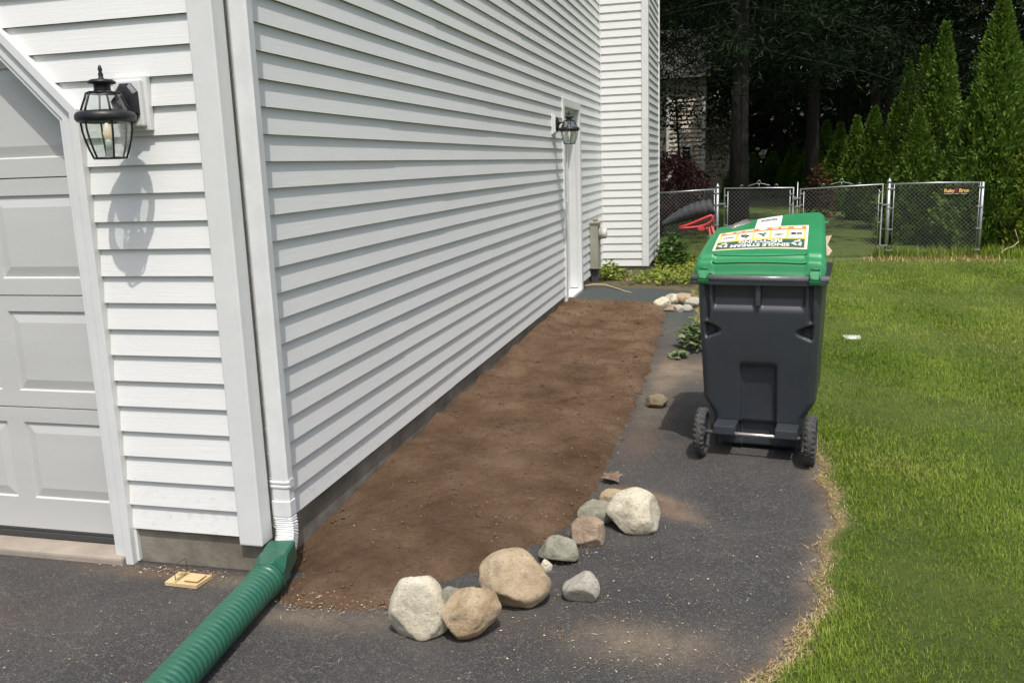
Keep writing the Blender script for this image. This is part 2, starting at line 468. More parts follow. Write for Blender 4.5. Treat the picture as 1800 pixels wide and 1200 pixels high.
gl.inputs['Roughness'].default_value = 0.06
nt.links.new(g.outputs[0], mx.inputs[1])
nt.links.new(gl.outputs[0], mx.inputs[2])
nt.links.new(mx.outputs[0], nt.nodes['Material Output'].inputs[0])
MAT['glass'] = m
m, nt, b = new_mat('lit_bulb')
b.inputs['Base Color'].default_value = (0.85, 0.78, 0.66, 1)
b.inputs['Emission Color'].default_value = (1.0, 0.62, 0.3, 1)
b.inputs['Emission Strength'].default_value = 0.25
MAT['bulb'] = m
m, nt, b = new_mat('bulb_glass')
MAT['bulbglass'] = simple('bulb_glass', (0.75, 0.74, 0.7), rough=0.1)

def rock_mat(name, c_lo, c_mid, c_hi, speck=None, warm=None):
    m, nt, b = new_mat(name)
    b.inputs['Roughness'].default_value = 0.85
    b.inputs['Specular IOR Level'].default_value = 0.25
    c = ramp(nt, tex(nt, 'NOISE', 11, 8, 0.68), [(0.30, c_lo), (0.48, c_mid), (0.68, c_hi)])
    if warm:
        c = mix(nt, ramp(nt, tex(nt, 'NOISE', 5, 4, 0.6), [(0.45, 0.0), (0.65, 0.7)]), c, warm)
    if speck:
        c = mix(nt, ramp(nt, tex(nt, 'NOISE', 85, 5, 0.75, (1, 1, 2.2)), [(0.56, 0.0), (0.64, 0.85)]), c, speck)
    nt.links.new(c, b.inputs['Base Color'])
    bump(nt, b, tex(nt, 'NOISE', 26, 9, 0.78), 0.8, 0.014)
    return m
MAT['rk_white'] = rock_mat('white_granite', (0.38, 0.335, 0.235), (0.63, 0.575, 0.44), (0.73, 0.685, 0.57), (0.17, 0.155, 0.09), (0.43, 0.385, 0.26))
MAT['rk_tan'] = rock_mat('tan_fieldstone', (0.26, 0.19, 0.105), (0.42, 0.335, 0.215), (0.54, 0.46, 0.34), (0.18, 0.12, 0.06), (0.40, 0.25, 0.11))
MAT['rk_buff'] = rock_mat('buff_boulder', (0.27, 0.20, 0.125), (0.43, 0.345, 0.225), (0.55, 0.46, 0.33), (0.22, 0.155, 0.09), (0.42, 0.30, 0.18))
MAT['rk_grey'] = rock_mat('greenish_grey_stone', (0.16, 0.155, 0.115), (0.275, 0.265, 0.20), (0.38, 0.365, 0.285), (0.11, 0.105, 0.075))
MAT['rk_brown'] = rock_mat('brown_stone', (0.22, 0.16, 0.11), (0.33, 0.25, 0.175), (0.42, 0.33, 0.24), (0.17, 0.11, 0.07))
MAT['rk_olive'] = rock_mat('olive_brown_stone', (0.17, 0.13, 0.075), (0.24, 0.19, 0.12), (0.31, 0.26, 0.18))
MAT['rk_pale'] = rock_mat('pale_grey_stone', (0.31, 0.29, 0.235), (0.45, 0.425, 0.36), (0.55, 0.525, 0.46), (0.19, 0.18, 0.14), (0.32, 0.275, 0.19))

# ------------------------------------------------------------------ ground
def fbm(x, y, s, o=4):
    return mn.fractal(Vector((x * s, y * s, 3.7)), 0.9, 2.0, o)

def H(x, y):
    return 0.065 * np.exp(-((y - 6.9) / 1.5) ** 2) * np.exp(-(np.maximum(x - 0.1, 0) / 0.9) ** 2)

EDGE = np.array([(-14, -9.0), (-6, -4.0), (-3.5, -1.6), (-2.2, 0.55), (-1.5, 1.18), (-0.9, 1.58), (-0.398, 1.848), (-0.226, 1.929), (0.123, 2.022), (0.4, 2.083), (0.783, 2.148), (1.176, 2.177), (1.523, 2.177), (2.4, 2.03), (3.4, 1.78), (4.647, 1.50), (5.7, 1.38), (6.826, 1.31), (7.7, 1.25), (8.6, 1.22), (9.4, 1.12), (10.1, 0.8), (10.6, 0.66), (12, 0.62)])
def edge_x(y):
    y = np.asarray(y, float)
    e = np.interp(y, EDGE[:, 0], EDGE[:, 1])
    return e + 0.020 * np.sin(y * 7.3 + 1) + 0.014 * np.sin(y * 17.1) + 0.008 * np.sin(y * 41.0)

bigm = MB()
bigm.face([(-250, -120, -0.035), (250, -120, -0.035), (250, 420, -0.035), (-250, 420, -0.035)])
tag(bigm.build('ground', MAT['ground']), kind='structure')

xs = np.concatenate([np.arange(-9, -2, 0.5), np.arange(-2, 2.5, 0.03), [2.6, 2.9, 3.3]])
ys = np.concatenate([np.arange(-12, -1.5, 0.5), np.arange(-1.5, 7.72, 0.03)])
X, Y = np.meshgrid(xs, ys, indexing='ij')
Z = H(X, Y) + 0.004 * np.sin(X * 2.1 + 0.5) * np.sin(Y * 1.7)
Z[(Y > -0.3) & (X > 1.0)] += 0
Z = np.where(X > edge_x(Y) + 0.10, -0.03, Z)
Z = np.where(Y > 7.60 + 0.03 * np.sin(X * 9), -0.03, Z)
Z = np.where((X < 0.0) & (Y > 0.02), -0.12, Z)
Z = np.where((X >= -0.02) & (X < 0.95) & (Y > 0.02) & (Y < 6.4) & (X < 0.55 + 0.5 * np.clip(Y, 0, 1)) & (Y > X * 0.35), -0.12, Z)
dust = np.zeros_like(X)
def blob(cx, cy, rx, ry, a, ang=0):
    ca, sa = math.cos(ang), math.sin(ang)
    u = ((X - cx) * ca + (Y - cy) * sa) / rx
    v = (-(X - cx) * sa + (Y - cy) * ca) / ry
    return a * np.exp(-(u * u + v * v))
dust += blob(1.40, 1.02, 0.17, 0.055, 1.0, -0.5) * 1.6 + blob(1.52, 0.85, 0.15, 0.06, 0.9, -0.6)
dust += blob(1.50, -0.24, 0.24, 0.12, 0.75) + blob(1.25, 1.9, 0.12, 0.5, 0.35) + blob(1.28, 3.3, 0.12, 0.9, 0.75)
dust += blob(1.5, 3.6, 0.25, 0.35, 0.8) + blob(0.3, -0.30, 0.25, 0.07, 0.55) + blob(-0.35, -0.09, 0.45, 0.05, 0.7) + blob(0.75, -0.22, 0.3, 0.12, 0.35)
dust += blob(1.2, 5.4, 0.12, 0.7, 0.5) + blob(-1.0, -0.5, 0.5, 0.2, 0.2)
dust += 0.7 * np.exp(-((edge_x(Y) - X) / 0.05) ** 2) * (Y < 2.4)
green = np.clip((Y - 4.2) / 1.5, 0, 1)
ii, jj = np.meshgrid(np.arange(len(xs) - 1), np.arange(len(ys) - 1), indexing='ij')
nY = len(ys)
F = np.stack([ii * nY + jj, (ii + 1) * nY + jj, (ii + 1) * nY + jj + 1, ii * nY + jj + 1], -1).reshape(-1, 4)
tag(np_mesh('driveway', np.stack([X, Y, Z], -1).reshape(-1, 3), F, MAT['asphalt'], smooth=True, attrs={'dust': np.clip(dust, 0, 1).ravel(), 'green': green.ravel()}), kind='structure')

# lawn sheet
ys = np.concatenate([np.arange(-14, -1, 0.4), np.arange(-1, 11, 0.04), np.arange(11, 60, 1.0)])
offs = np.array([0, 0.012, 0.03, 0.06, 0.1, 0.16, 0.25, 0.4, 0.7, 1.1, 1.6, 2.4, 4, 8, 20, 60])
lx = np.where(ys > 10.9, -14.0, edge_x(ys))
V, dry = [], []
for y, e in zip(ys, lx):
    for k, d in enumerate(offs):
        z = (-0.02 if k == 0 else 0.010 + 0.014 * min(1, d / 0.25)) + 0.006 * math.sin(3 * (e + d) + y * 2.3)
        V.append((e + d, y, z if k else -0.03))
        dry.append(min(1.0, max(0, 1.2 - d / 0.06)) + 0.55 * math.exp(-((y - 10.6) / 0.35) ** 2) * (1 if 3.4 < e + d < 5.4 else 0))
n = len(offs)
F = [(i * n + j, i * n + j + 1, (i + 1) * n + j + 1, (i + 1) * n + j) for i in range(len(ys) - 1) for j in range(n - 1)]
tag(np_mesh('lawn', V, F, MAT['lawn'], smooth=True, attrs={'dry': dry}), kind='structure')

# dirt strip by the bump-out
xs = np.arange(-0.02, 1.35, 0.03); ys = np.arange(7.5, 11.0, 0.04)
X, Y = np.meshgrid(xs, ys, indexing='ij')
nz = np.array([[fbm(x, y, 3.0) for y in ys] for x in xs])
Z = 0.02 + 0.02 * nz
Z = np.where(Y < 7.62 + 0.06 * nz, 0.0 - 0.02, Z + H(X, Y) * 0.8)
ii, jj = np.meshgrid(np.arange(len(xs) - 1), np.arange(len(ys) - 1), indexing='ij')
F = np.stack([ii * len(ys) + jj, (ii + 1) * len(ys) + jj, (ii + 1) * len(ys) + jj + 1, ii * len(ys) + jj + 1], -1).reshape(-1, 4)
tag(np_mesh('dirt', np.stack([X, Y, Z], -1).reshape(-1, 3), F, MAT['dirt'], smooth=True), kind='structure')

# ---- soil bed
BED = [(0.0, -0.02), (0.12, -0.20), (0.30, -0.245), (0.45, -0.215), (0.60, -0.165), (0.69, 0.0), (0.82, 0.17), (1.01, 0.413), (1.09, 0.66), (1.14, 1.066), (1.155, 1.45), (1.15, 2.16), (1.145, 3.2), (1.135, 4.27), (1.10, 5.87), (1.02, 6.35), (0.9, 6.46), (0.45, 6.52), (0.0, 6.56)]
def bed_dist(x, y):
    """signed distance to the open (non wall) outline, positive inside"""
    best, inside = 9.0, False
    n = len(BED)
    for i in range(n):
        x1, y1 = BED[i]; x2, y2 = BED[(i + 1) % n]
        if i != n - 1:
            dx, dy = x2 - x1, y2 - y1
            t = max(0, min(1, ((x - x1) * dx + (y - y1) * dy) / (dx * dx + dy * dy)))
            d = math.hypot(x - x1 - t * dx, y - y1 - t * dy)
            best = min(best, d)
        if (y1 > y) != (y2 > y) and x < (x2 - x1) * (y - y1) / (y2 - y1) + x1:
            inside = not inside
    return best if (inside or x < 0.001 and -0.02 < y < 6.56) else -best
WALLZ = ((-0.3, -0.02), (0.2, -0.024), (0.4, -0.018), (0.7, -0.005), (1.3, 0.02), (2.0, 0.034), (3.1, 0.042), (4.1, 0.065), (6.0, 0.09), (7, 0.09))
wz = np.array(WALLZ)
def soil_z(x, y, d):
    n = fbm(x, y, 3.2) * 0.016 + fbm(x + 7, y, 1.7, 2) * 0.022 * max(0.0, 1 - abs(y - 1.2) / 2.0) + fbm(x + 5, y, 11) * 0.009 + fbm(x, y + 9, 34, 3) * 0.005
    if y > 1.5:
        n += 0.022 * min(1, (y - 1.5)) * math.sin(y * 13 + 1.6 * math.sin(x * 3) + 2.2 * fbm(x, y, 1.5)) * (0.6 + 0.6 * fbm(x + 3, y, 2.0))
    base = 0.028 + float(H(x, y))
    t = min(1, max(0, x / 0.30)); t = t * t * (3 - 2 * t)
    inner = (1 - t) * np.interp(y, wz[:, 0], wz[:, 1]) + t * base
    dd = d + 0.022 * fbm(x, y + 3, 9) + 0.02 * fbm(x + 2, y, 28, 3)
    if dd < -0.004:
        return -0.03
    e = min(1, max(0, dd / 0.14)); e = e * (2 - e)
    return (float(H(x, y)) + 0.001) * (1 - e) + inner * e + n * (0.35 + 0.65 * e)
xs = np.arange(0.0, 1.26, 0.014); ys = np.arange(-0.32, 6.66, 0.018)
V = []
for x in xs:
    for y in ys:
        V.append((x, y, soil_z(x, y, bed_dist(x, y))))
n = len(ys)
ii, jj = np.meshgrid(np.arange(len(xs) - 1), np.arange(n - 1), indexing='ij')
F = np.stack([ii * n + jj, (ii + 1) * n + jj, (ii + 1) * n + jj + 1, ii * n + jj + 1], -1).reshape(-1, 4)
SOILV = np.array(V).reshape(len(xs), n, 3)
tag(np_mesh('soil', V, F, MAT['soil'], smooth=True), kind='structure')
def soil_at(x, y):
    i = int(min(max(round(x / 0.014), 0), len(xs) - 1)); j = int(min(max(round((y + 0.32) / 0.018), 0), n - 1))
    return SOILV[i, j, 2]

# clods: many tiny crumbs of earth, one object
def crumbs(pts, sizes):
    base = np.array([(1, 0, 0), (-1, 0, 0), (0, 1, 0), (0, -1, 0), (0, 0, 1), (0, 0, -0.6)], float)
    tri = np.array([(0, 2, 4), (2, 1, 4), (1, 3, 4), (3, 0, 4), (2, 0, 5), (1, 2, 5), (3, 1, 5), (0, 3, 5)])
    Vs, Fs = [], []
    for k, (p, s) in enumerate(zip(pts, sizes)):
        a = rng.uniform(0, 6.28)
        c_, s_ = math.cos(a), math.sin(a)
        q = base * rng.uniform(0.6, 1.25, (6, 3)) * s
        q = np.stack([q[:, 0] * c_ - q[:, 1] * s_, q[:, 0] * s_ + q[:, 1] * c_, q[:, 2] * 0.75], 1)
        Vs.append(q + p); Fs.append(tri + 6 * k)
    return np.concatenate(Vs), np.concatenate(Fs)
pts, sz = [], []
while len(pts) < 2000:
    x, y = rng.uniform(0.02, 1.2), -0.2 + 6.8 * rng.uniform() ** 1.5
    d = bed_dist(x, y)
    if d < -0.035:
        continue
    s = 0.003 + 0.009 * rng.uniform() ** 5 + 0.001 * y
    z = soil_at(x, y) if d > 0 else float(H(x, y))
    pts.append((x, y, max(z, 0) + s * 0.2)); sz.append(s)
V, F = crumbs(pts, sz)
tag(np_mesh('soil_clods', V, F, MAT['clod']), 'loose brown crumbs of earth scattered over the soil bed', 'soil clods', kind='stuff')

# ------------------------------------------------------------------ scattered cards (leaves, blades)
def cards(P, D, N, L, W):
    """rhombus leaves: base point P, long direction D, side direction from normal N"""
    P, D, N = map(np.asarray, (P, D, N))
    D = D / np.maximum(np.linalg.norm(D, axis=1, keepdims=True), 1e-9)
    S = np.cross(D, N); S /= np.maximum(np.linalg.norm(S, axis=1, keepdims=True), 1e-9)
    L = np.asarray(L)[:, None]; W = np.asarray(W)[:, None]
    a = P; b_ = P + D * L * 0.45 + S * W * 0.5; c_ = P + D * L; d_ = P + D * L * 0.45 - S * W * 0.5
    V = np.stack([a, b_, c_, d_], 1).reshape(-1, 3)
    F = np.arange(len(P) * 4).reshape(-1, 4)
    return V, F
def unit(n):
    v = rng.normal(size=(n, 3))
    return v / np.linalg.norm(v, axis=1, keepdims=True)

def blades(P, L, W, lean, bend, stripe=False):
    """grass blades: 5 verts each -> quad + tri as two face sets; quads degenerate at tip"""
    n = len(P)
    a = rng.uniform(0, 2 * np.pi, n)
    if stripe:      # the mower laid the blades over in passes running away from the house
        s_ = np.sin(2 * np.pi * (P[:, 0] - 0.02 * P[:, 1] - 2.72 + 0.06 * np.sin(P[:, 1] * 1.3)) / 1.10)
        a = np.where(rng.uniform(size=n) < 0.27 * np.abs(s_), np.sign(s_) * np.pi / 2 + rng.normal(0, 0.6, n), a)
    dirx, diry = np.cos(a), np.sin(a)
    side = np.stack([-diry, dirx, np.zeros(n)], 1)
    out = np.stack([dirx, diry, np.zeros(n)], 1)
    L = L[:, None]; W = W[:, None]
    l1 = lean[:, None]
    p1 = P + out * L * 0.5 * l1 + np.array([0, 0, 1]) * L * 0.5 * np.sqrt(np.maximum(0.05, 1 - l1 ** 2))
    l2 = np.minimum(0.98, l1 + bend[:, None])
    p2 = p1 + out * L * 0.5 * l2 + np.array([0, 0, 1]) * L * 0.5 * np.sqrt(np.maximum(0.03, 1 - l2 ** 2))
    V = np.stack([P - side * W * .5, P + side * W * .5, p1 + side * W * .42, p1 - side * W * .42, p2], 1).reshape(-1, 3)
    o = np.arange(n)[:, None] * 5
    T = np.concatenate([o + [0, 1, 2], o + [0, 2, 3], o + [3, 2, 4]], 0)
    return V, T

# grass
def in_view(x, y, m=1.3):
    return (x < 1.76 + 0.30 * (y + 2.84) + m) & (x > edge_x(y) - 0.02)
GP = []
for (y0, y1, dens) in ((-1.0, 0.6, 26000), (0.6, 2.2, 17000), (2.2, 4.2, 10000), (4.2, 6.5, 6000), (6.5, 9.0, 3600), (9.0, 11.2, 2600)):
    x1 = 1.76 + 0.30 * (y1 + 2.84) + 1.3
    nn = int(dens * (x1 - 0.6) * (y1 - y0))
    x = rng.uniform(0.6, x1, nn); y = rng.uniform(y0, y1, nn)
    d = x - edge_x(y)
    keep = in_view(x, y) & (rng.uniform(size=nn) < np.clip((d - 0.035) / 0.11, 0.015, 1))
    thin = np.array([0.5 + 0.9 * fbm(a, b_, 5.0, 3) for a, b_ in zip(x[keep], y[keep])])
    k2 = rng.uniform(size=keep.sum()) < np.clip(0.75 + thin, 0.86, 1)
    GP.append(np.stack([x[keep][k2], y[keep][k2]], 1))
GP = np.concatenate(GP)
ex = rng.uniform(0.0, 0.012, 4500)
d = np.clip(GP[:, 0] - edge_x(GP[:, 1]), 0, 1)
far = np.clip(GP[:, 1], 0, 11)
P = np.stack([GP[:, 0], GP[:, 1], 0.012 + 0.008 * rng.uniform(size=len(GP))], 1)
L = rng.uniform(0.016, 0.040, len(GP)) * np.clip(np.array([1 + 0.22 * fbm(a, b_, 3.1, 3) for a, b_ in GP]), 0.8, 1.3) * (1 + 0.025 * far)
W = rng.uniform(0.0014, 0.0030, len(GP)) * (1 + 0.16 * far)
V, T = blades(P, L, W, np.abs(rng.normal(0.42, 0.30, len(GP))).clip(0, 0.95), rng.uniform(0.05, 0.7, len(GP)), True)
tag(np_mesh('grass', V, T, MAT['grass']), 'mown green grass blades of the sunny lawn', 'grass', kind='stuff')
# dry straw along the asphalt edge and under the fence
nn = 8000
y = -0.8 + 9.5 * rng.uniform(size=nn) ** 1.8
x = edge_x(y) + rng.normal(0.040, 0.024, nn)
P = np.stack([x, y, 0.008 + 0.012 * rng.uniform(size=nn)], 1)
V1, T1 = blades(P, rng.uniform(0.008, 0.028, nn), rng.uniform(0.0014, 0.0030, nn), rng.uniform(0.85, 0.99, nn), rng.uniform(0, 0.2, nn))
nn = 900
x = rng.uniform(3.5, 5.3, nn); y = rng.normal(10.5, 0.16, nn)
P = np.stack([x, y, np.full(nn, 0.02)], 1)
V2, T2 = blades(P, rng.uniform(0.03, 0.12, nn), rng.uniform(0.005, 0.01, nn), rng.uniform(0.1, 0.9, nn), rng.uniform(0, 0.5, nn))
tag(np_mesh('dry_straw', np.concatenate([V1, V2]), np.concatenate([T1, T2 + len(V1)]), MAT['straw']), 'dry yellow straw and dead grass along the asphalt edge', 'dead grass', kind='stuff')

# litter: chips, petals and needles on asphalt and soil
LP = []
def sc(cx, cy, rx, ry, k):
    for _ in range(k):
        LP.append((rng.normal(cx, rx), rng.normal(cy, ry)))
sc(1.25, 0.15, 0.35, 0.35, 260); sc(1.5, -0.3, 0.3, 0.2, 320); sc(0.55, -0.20, 0.22, 0.03, 150); sc(1.12, 0.38, 0.06, 0.07, 80)
sc(1.6, 0.5, 0.3, 0.5, 200); sc(-0.35, -0.07, 0.16, 0.022, 260); sc(0.30, -0.23, 0.10, 0.025, 130); sc(1.15, 3.2, 0.14, 1.5, 170)
sc(0.6, 1.2, 0.35, 0.8, 130); sc(0.7, 3.6, 0.4, 1.6, 130); sc(-0.5, -0.6, 0.5, 0.25, 140); sc(1.3, 5.0, 0.2, 1.0, 80); sc(0.15, -0.5, 0.5, 0.3, 90)
P, D = [], []
for x, y in LP:
    if x > edge_x(y) + 0.05 or (x < 0.01 and y > -0.03):
        continue
    dd = bed_dist(x, y)
    z = max(soil_at(x, y), 0) if dd > 0 and x > 0 else float(H(x, y))
    P.append((x, y, z + 0.004 + 0.003 * rng.uniform()))
P = np.array(P); nn = len(P)
a = rng.uniform(0, 6.28, nn)
D = np.stack([np.cos(a), np.sin(a), rng.normal(0, 0.18, nn)], 1)
N = np.array([0, 0, 1]) + rng.normal(0, 0.35, (nn, 3))
thin = rng.uniform(size=nn) < 0.35
V, F = cards(P, D, N, np.where(thin, rng.uniform(0.012, 0.04, nn), rng.uniform(0.005, 0.012, nn)), np.where(thin, rng.uniform(0.001, 0.0022, nn), rng.uniform(0.003, 0.007, nn)))
tag(np_mesh('litter', V, F, MAT['litter']), 'wood chips, petals and needles strewn over asphalt and soil', 'litter', kind='stuff')

# ------------------------------------------------------------------ house
C0, ZB, ELAP = 0.1016, 0.1475, 0.0148
HZ = 5.62
house = empty('house', (0, 0, 0))
tag(house, 'white vinyl sided house with garage door, side door and downspout on the corner', 'house')

def clip(poly, a, b_, c_):
    """keep a*s + b*z >= c"""
    out = []
    for i, p in enumerate(poly):
        q = poly[(i + 1) % len(poly)]
        fp, fq = a * p[0] + b_ * p[1] - c_, a * q[0] + b_ * q[1] - c_
        if fp >= 0:
            out.append(p)
        if (fp > 0 > fq) or (fp < 0 < fq):
            t = fp / (fp - fq)
            out.append((p[0] + (q[0] - p[0]) * t, p[1] + (q[1] - p[1]) * t))
    return out
def siding(mb, region, to3, seams=()):
    zmax = max(p[1] for p in region)
    k = 0
    while ZB + k * C0 < zmax - 1e-4:
        z0, z1 = ZB + k * C0, ZB + (k + 1) * C0
        full = clip(clip(region, 0, 1, z0), 0, -1, -z1)
        if len(full) >= 3:
            parts = [(full, 0.0)]
            if seams:
                s = seams[(k // 2) % len(seams)]
                parts = [(clip(full, -1, 0, -s), 0.0022), (clip(full, 1, 0, s + 0.0012), 0.0)]
            for poly, ex_ in parts:
                if len(poly) < 3:
                    continue
                area = sum(p[0] * q[1] - q[0] * p[1] for p, q in zip(poly, poly[1:] + poly[:1]))
                if abs(area) < 1e-7:
                    continue
                mb.face([to3(s_, z_, ELAP * (1 - (z_ - z0) / C0) + 0.001 + ex_) for s_, z_ in poly])
                low = [p for p in poly if abs(p[1] - z0) < 1e-6]
                if len(low) >= 2:
                    s0, s1 = min(p[0] for p in low), max(p[0] for p in low)
                    mb.face([to3(s0, z0, ELAP + 0.001 + ex_), to3(s1, z0, ELAP + 0.001 + ex_), to3(s1, z0 + 0.003, 0.0005), to3(s0, z0 + 0.003, 0.0005)])
        k += 1

# front wall (faces -y): the bay right of the garage door and the clipped corner above it
TRX = -0.575            # outer edge of the garage trim
mb = MB()
f3 = lambda s, z, o: (s, -o, z)
ZC = 1.775              # where the trim turns
DX, DZ = -0.276, 0.281  # diagonal direction of the trim
siding(mb, [(TRX, ZB), (-0.06, ZB), (-0.06, ZC), (TRX, ZC)], f3)
siding(mb, [(TRX, ZC), (-0.06, ZC), (-0.06, HZ), (TRX + (HZ - ZC) * DX / DZ, HZ)], f3)
xl = TRX + (HZ - ZC) * DX / DZ
ZT = 2.34
xt = TRX + (ZT - ZC) * DX / DZ
siding(mb, [(-7.0, ZT), (xt, ZT), (xl, HZ), (-7.0, HZ)], f3)
mb.build('front_wall', MAT['siding_x'], house)
# side wall (faces +x)
mb = MB()
s3 = lambda s, z, o: (o, s, z)
SE = (2.35, 4.55, 1.55, 3.4, 5.3)
siding(mb, [(0.085, ZB), (6.235, ZB), (6.235, HZ), (0.085, HZ)], s3, SE)
siding(mb, [(6.235, 2.185), (7.275, 2.185), (7.275, HZ), (6.235, HZ)], s3)
siding(mb, [(7.275, ZB), (8.95, ZB), (8.95, HZ), (7.275, HZ)], s3)
mb.build('side_wall', MAT['siding_y'], house)
# bump-out
BX = 0.605
mb = MB()
siding(mb, [(0.0, ZB), (0.545, ZB), (0.545, HZ), (0.0, HZ)], lambda s, z, o: (s, 8.95 - o, z))
mb.build('bay_front_wall', MAT['siding_x'], house)
mb = MB()
siding(mb, [(9.0, ZB), (10.62, ZB), (10.62, HZ), (9.0, HZ)], lambda s, z, o: (BX + o, s, z))
mb.build('bay_side_wall', MAT['siding_y'], house)
mb = MB(); mb.box((-0.085, -0.030, 0.118), (0.014, 0.052, HZ), 0.006)
mb.build('corner_post', MAT['trim'], house)
mb = MB(); mb.box((0.545, 8.925, 0.142), (BX + 0.028, 9.012, HZ), 0.006)
mb.build('corner_post', MAT['trim'], house)
mb = MB(); mb.box((0.0, 8.915, ZB), (0.022, 8.948, HZ), 0.003)
mb.build('inside_corner_trim', MAT['trim'], house)
mb = MB(); mb.box((BX - 0.02, 10.60, 0.14), (BX + 0.03, 10.64, HZ), 0.004)
mb.build('rear_corner_trim', MAT['trim'], house)
# solid shell behind the siding so nothing is paper thin
mb = MB()
mb.box((-0.15, 0.06, 0.12), (-0.012, 6.24, HZ)); mb.box((-0.15, 7.27, 0.12), (-0.012, 10.6, HZ))
mb.box((-0.15, 6.24, 2.18), (-0.012, 7.27, HZ)); mb.box((-0.66, 0.012, 0.12), (-0.15, 0.10, HZ))
mb.box((-7.0, 0.012, 2.3), (-0.66, 0.10, HZ)); mb.box((-0.012, 8.97, 0.12), (BX - 0.012, 10.6, HZ))
mb.box((-7.0, 0.012, 0.0), (-3.3, 0.1, 2.3)); mb.box((-7.0, 10.5, 0.0), (BX - 0.02, 10.6, HZ)); mb.box((-7.1, 0.02, 0), (-7.0, 10.6, HZ))
mb.build('inner_shell', MAT['trim'], house)
mb = MB()
for z0, s in ((HZ, 1),):
    mb.box((-7.4, -0.25, HZ), (0.10, 10.85, HZ + 0.12))
    mb.box((0.101, 8.90, HZ), (BX + 0.08, 10.75, HZ + 0.10))
    mb.face([(-7.4, -0.25, HZ + 0.12), (.10, -0.25, HZ + 0.12), (.10, 5.3, HZ + 3.0), (-7.4, 5.3, HZ + 3.0)])
    mb.face([(-7.4, 10.85, HZ + 0.12), (.10, 10.85, HZ + 0.12), (.10, 5.3, HZ + 3.0), (-7.4, 5.3, HZ + 3.0)])
    mb.face([(.05, -0.25, HZ + 0.12), (.05, 10.85, HZ + 0.12), (.05, 5.3, HZ + 3.0)])
mb.build('roof', MAT['roof'], house)
# foundation
mb = MB()
mb.box((-0.568, 0.004, -0.06), (-0.004, 0.3, 0.1465)); mb.box((-0.30, 0.30, -0.1), (-0.004, 6.24, 0.1465)); mb.box((-0.3, 7.27, -0.1), (-0.004, 8.97, 0.1465))
mb.box((-0.004, 8.962, -0.1), (BX - 0.006, 10.6, 0.1465)); mb.box((-0.3, 6.24, -0.1), (-0.03, 7.27, 0.05))
fo = mb.build('foundation', MAT['concrete'], house)
mb = MB()
mb.box((-0.02, 8.961, 0.02), (0.56, 8.964, 0.146))
# small gap strip shadow line behind the post
mb = MB(); mb.box((-3.35, -0.055, -0.04), (-0.612, 0.32, 0.028), 0.01)
mb.build('garage_apron', MAT['apron'], house)

# garage door: sectional, raised panels
door = MB()
YD = 0.065
secs = [(0.070, 0.609), (0.609, 1.076), (1.076, 1.538), (1.538, 2.02), (2.02, 2.42)]
pan = {0: (0.21, 0.545), 1: (0.68, 1.012), 2: (1.145, 1.472), 3: (1.612, 1.95), 4: (2.1, 2.38)}
PW, PG = 0.50, 0.085
px0 = -0.64
cols = []
x = -1.105 - 0.585 * 4
while x < -0.6:
    cols.append((x, x + PW)); x += 0.585
xa, xb = -3.32, -0.60
for si, (z0, z1) in enumerate(secs):
    z0 += 0.003; z1 -= 0.003
    pz0, pz1 = pan[si]
    # rails and stiles as a flat sheet with panel holes, then the bevelled raised panel
    xsl = [xa] + [v for c_ in cols for v in c_] + [xb]
    def q(x0, x1, za, zb, ya=YD, yb=YD):
        door.face([(x0, ya, za), (x1, ya, za), (x1, yb, zb), (x0, yb, zb)])
    q(xa, xb, z0, pz0); q(xa, xb, pz1, z1)
    prev = xa
    for c0, c1 in cols:
        c1 = min(c1, xb)
        q(prev, c0, pz0, pz1); prev = c1
    if prev < xb:
        q(prev, xb, pz0, pz1)
    for c0, c1 in cols:
        i = 0.047
        o_ = [(c0, pz0), (c1, pz0), (c1, pz1), (c0, pz1)]
        g_ = [(c0 + .006, pz0 + .006), (c1 - .006, pz0 + .006), (c1 - .006, pz1 - .006), (c0 + .006, pz1 - .006)]
        n_ = [(c0 + i, pz0 + i), (c1 - i, pz0 + i), (c1 - i, pz1 - i), (c0 + i, pz1 - i)]
        for k in range(4):
            k2 = (k + 1) % 4
            door.face([(o_[k][0], YD, o_[k][1]), (o_[k2][0], YD, o_[k2][1]), (g_[k2][0], YD + .009, g_[k2][1]), (g_[k][0], YD + .009, g_[k][1])])
            door.face([(g_[k][0], YD + .009, g_[k][1]), (g_[k2][0], YD + .009, g_[k2][1]), (n_[k2][0], YD + .001, n_[k2][1]), (n_[k][0], YD + .001, n_[k][1])])
        door.face([(a_, YD + .001, b2) for a_, b2 in n_])
    door.face([(xa, YD, z1), (xb, YD, z1), (xb, YD + .02, z1 + .004), (xa, YD + .02, z1 + .004)])
    door.face([(xa, YD + .02, z0 - .004), (xb, YD + .02, z0 - .004), (xb, YD, z0), (xa, YD, z0)])
door.box((xa, YD + 0.021, 0.05), (xb, YD + 0.05, 2.42))
gd = door.build('garage_door', MAT['garage'], house)
mb = MB(); mb.box((xa, YD - 0.006, 0.030), (xb, YD + 0.03, 0.058), 0.004); mb.box((xa, YD - 0.002, 0.060), (xb, YD + 0.02, 0.071), 0.002)
mb.build('bottom_seal', MAT['seal'], gd)
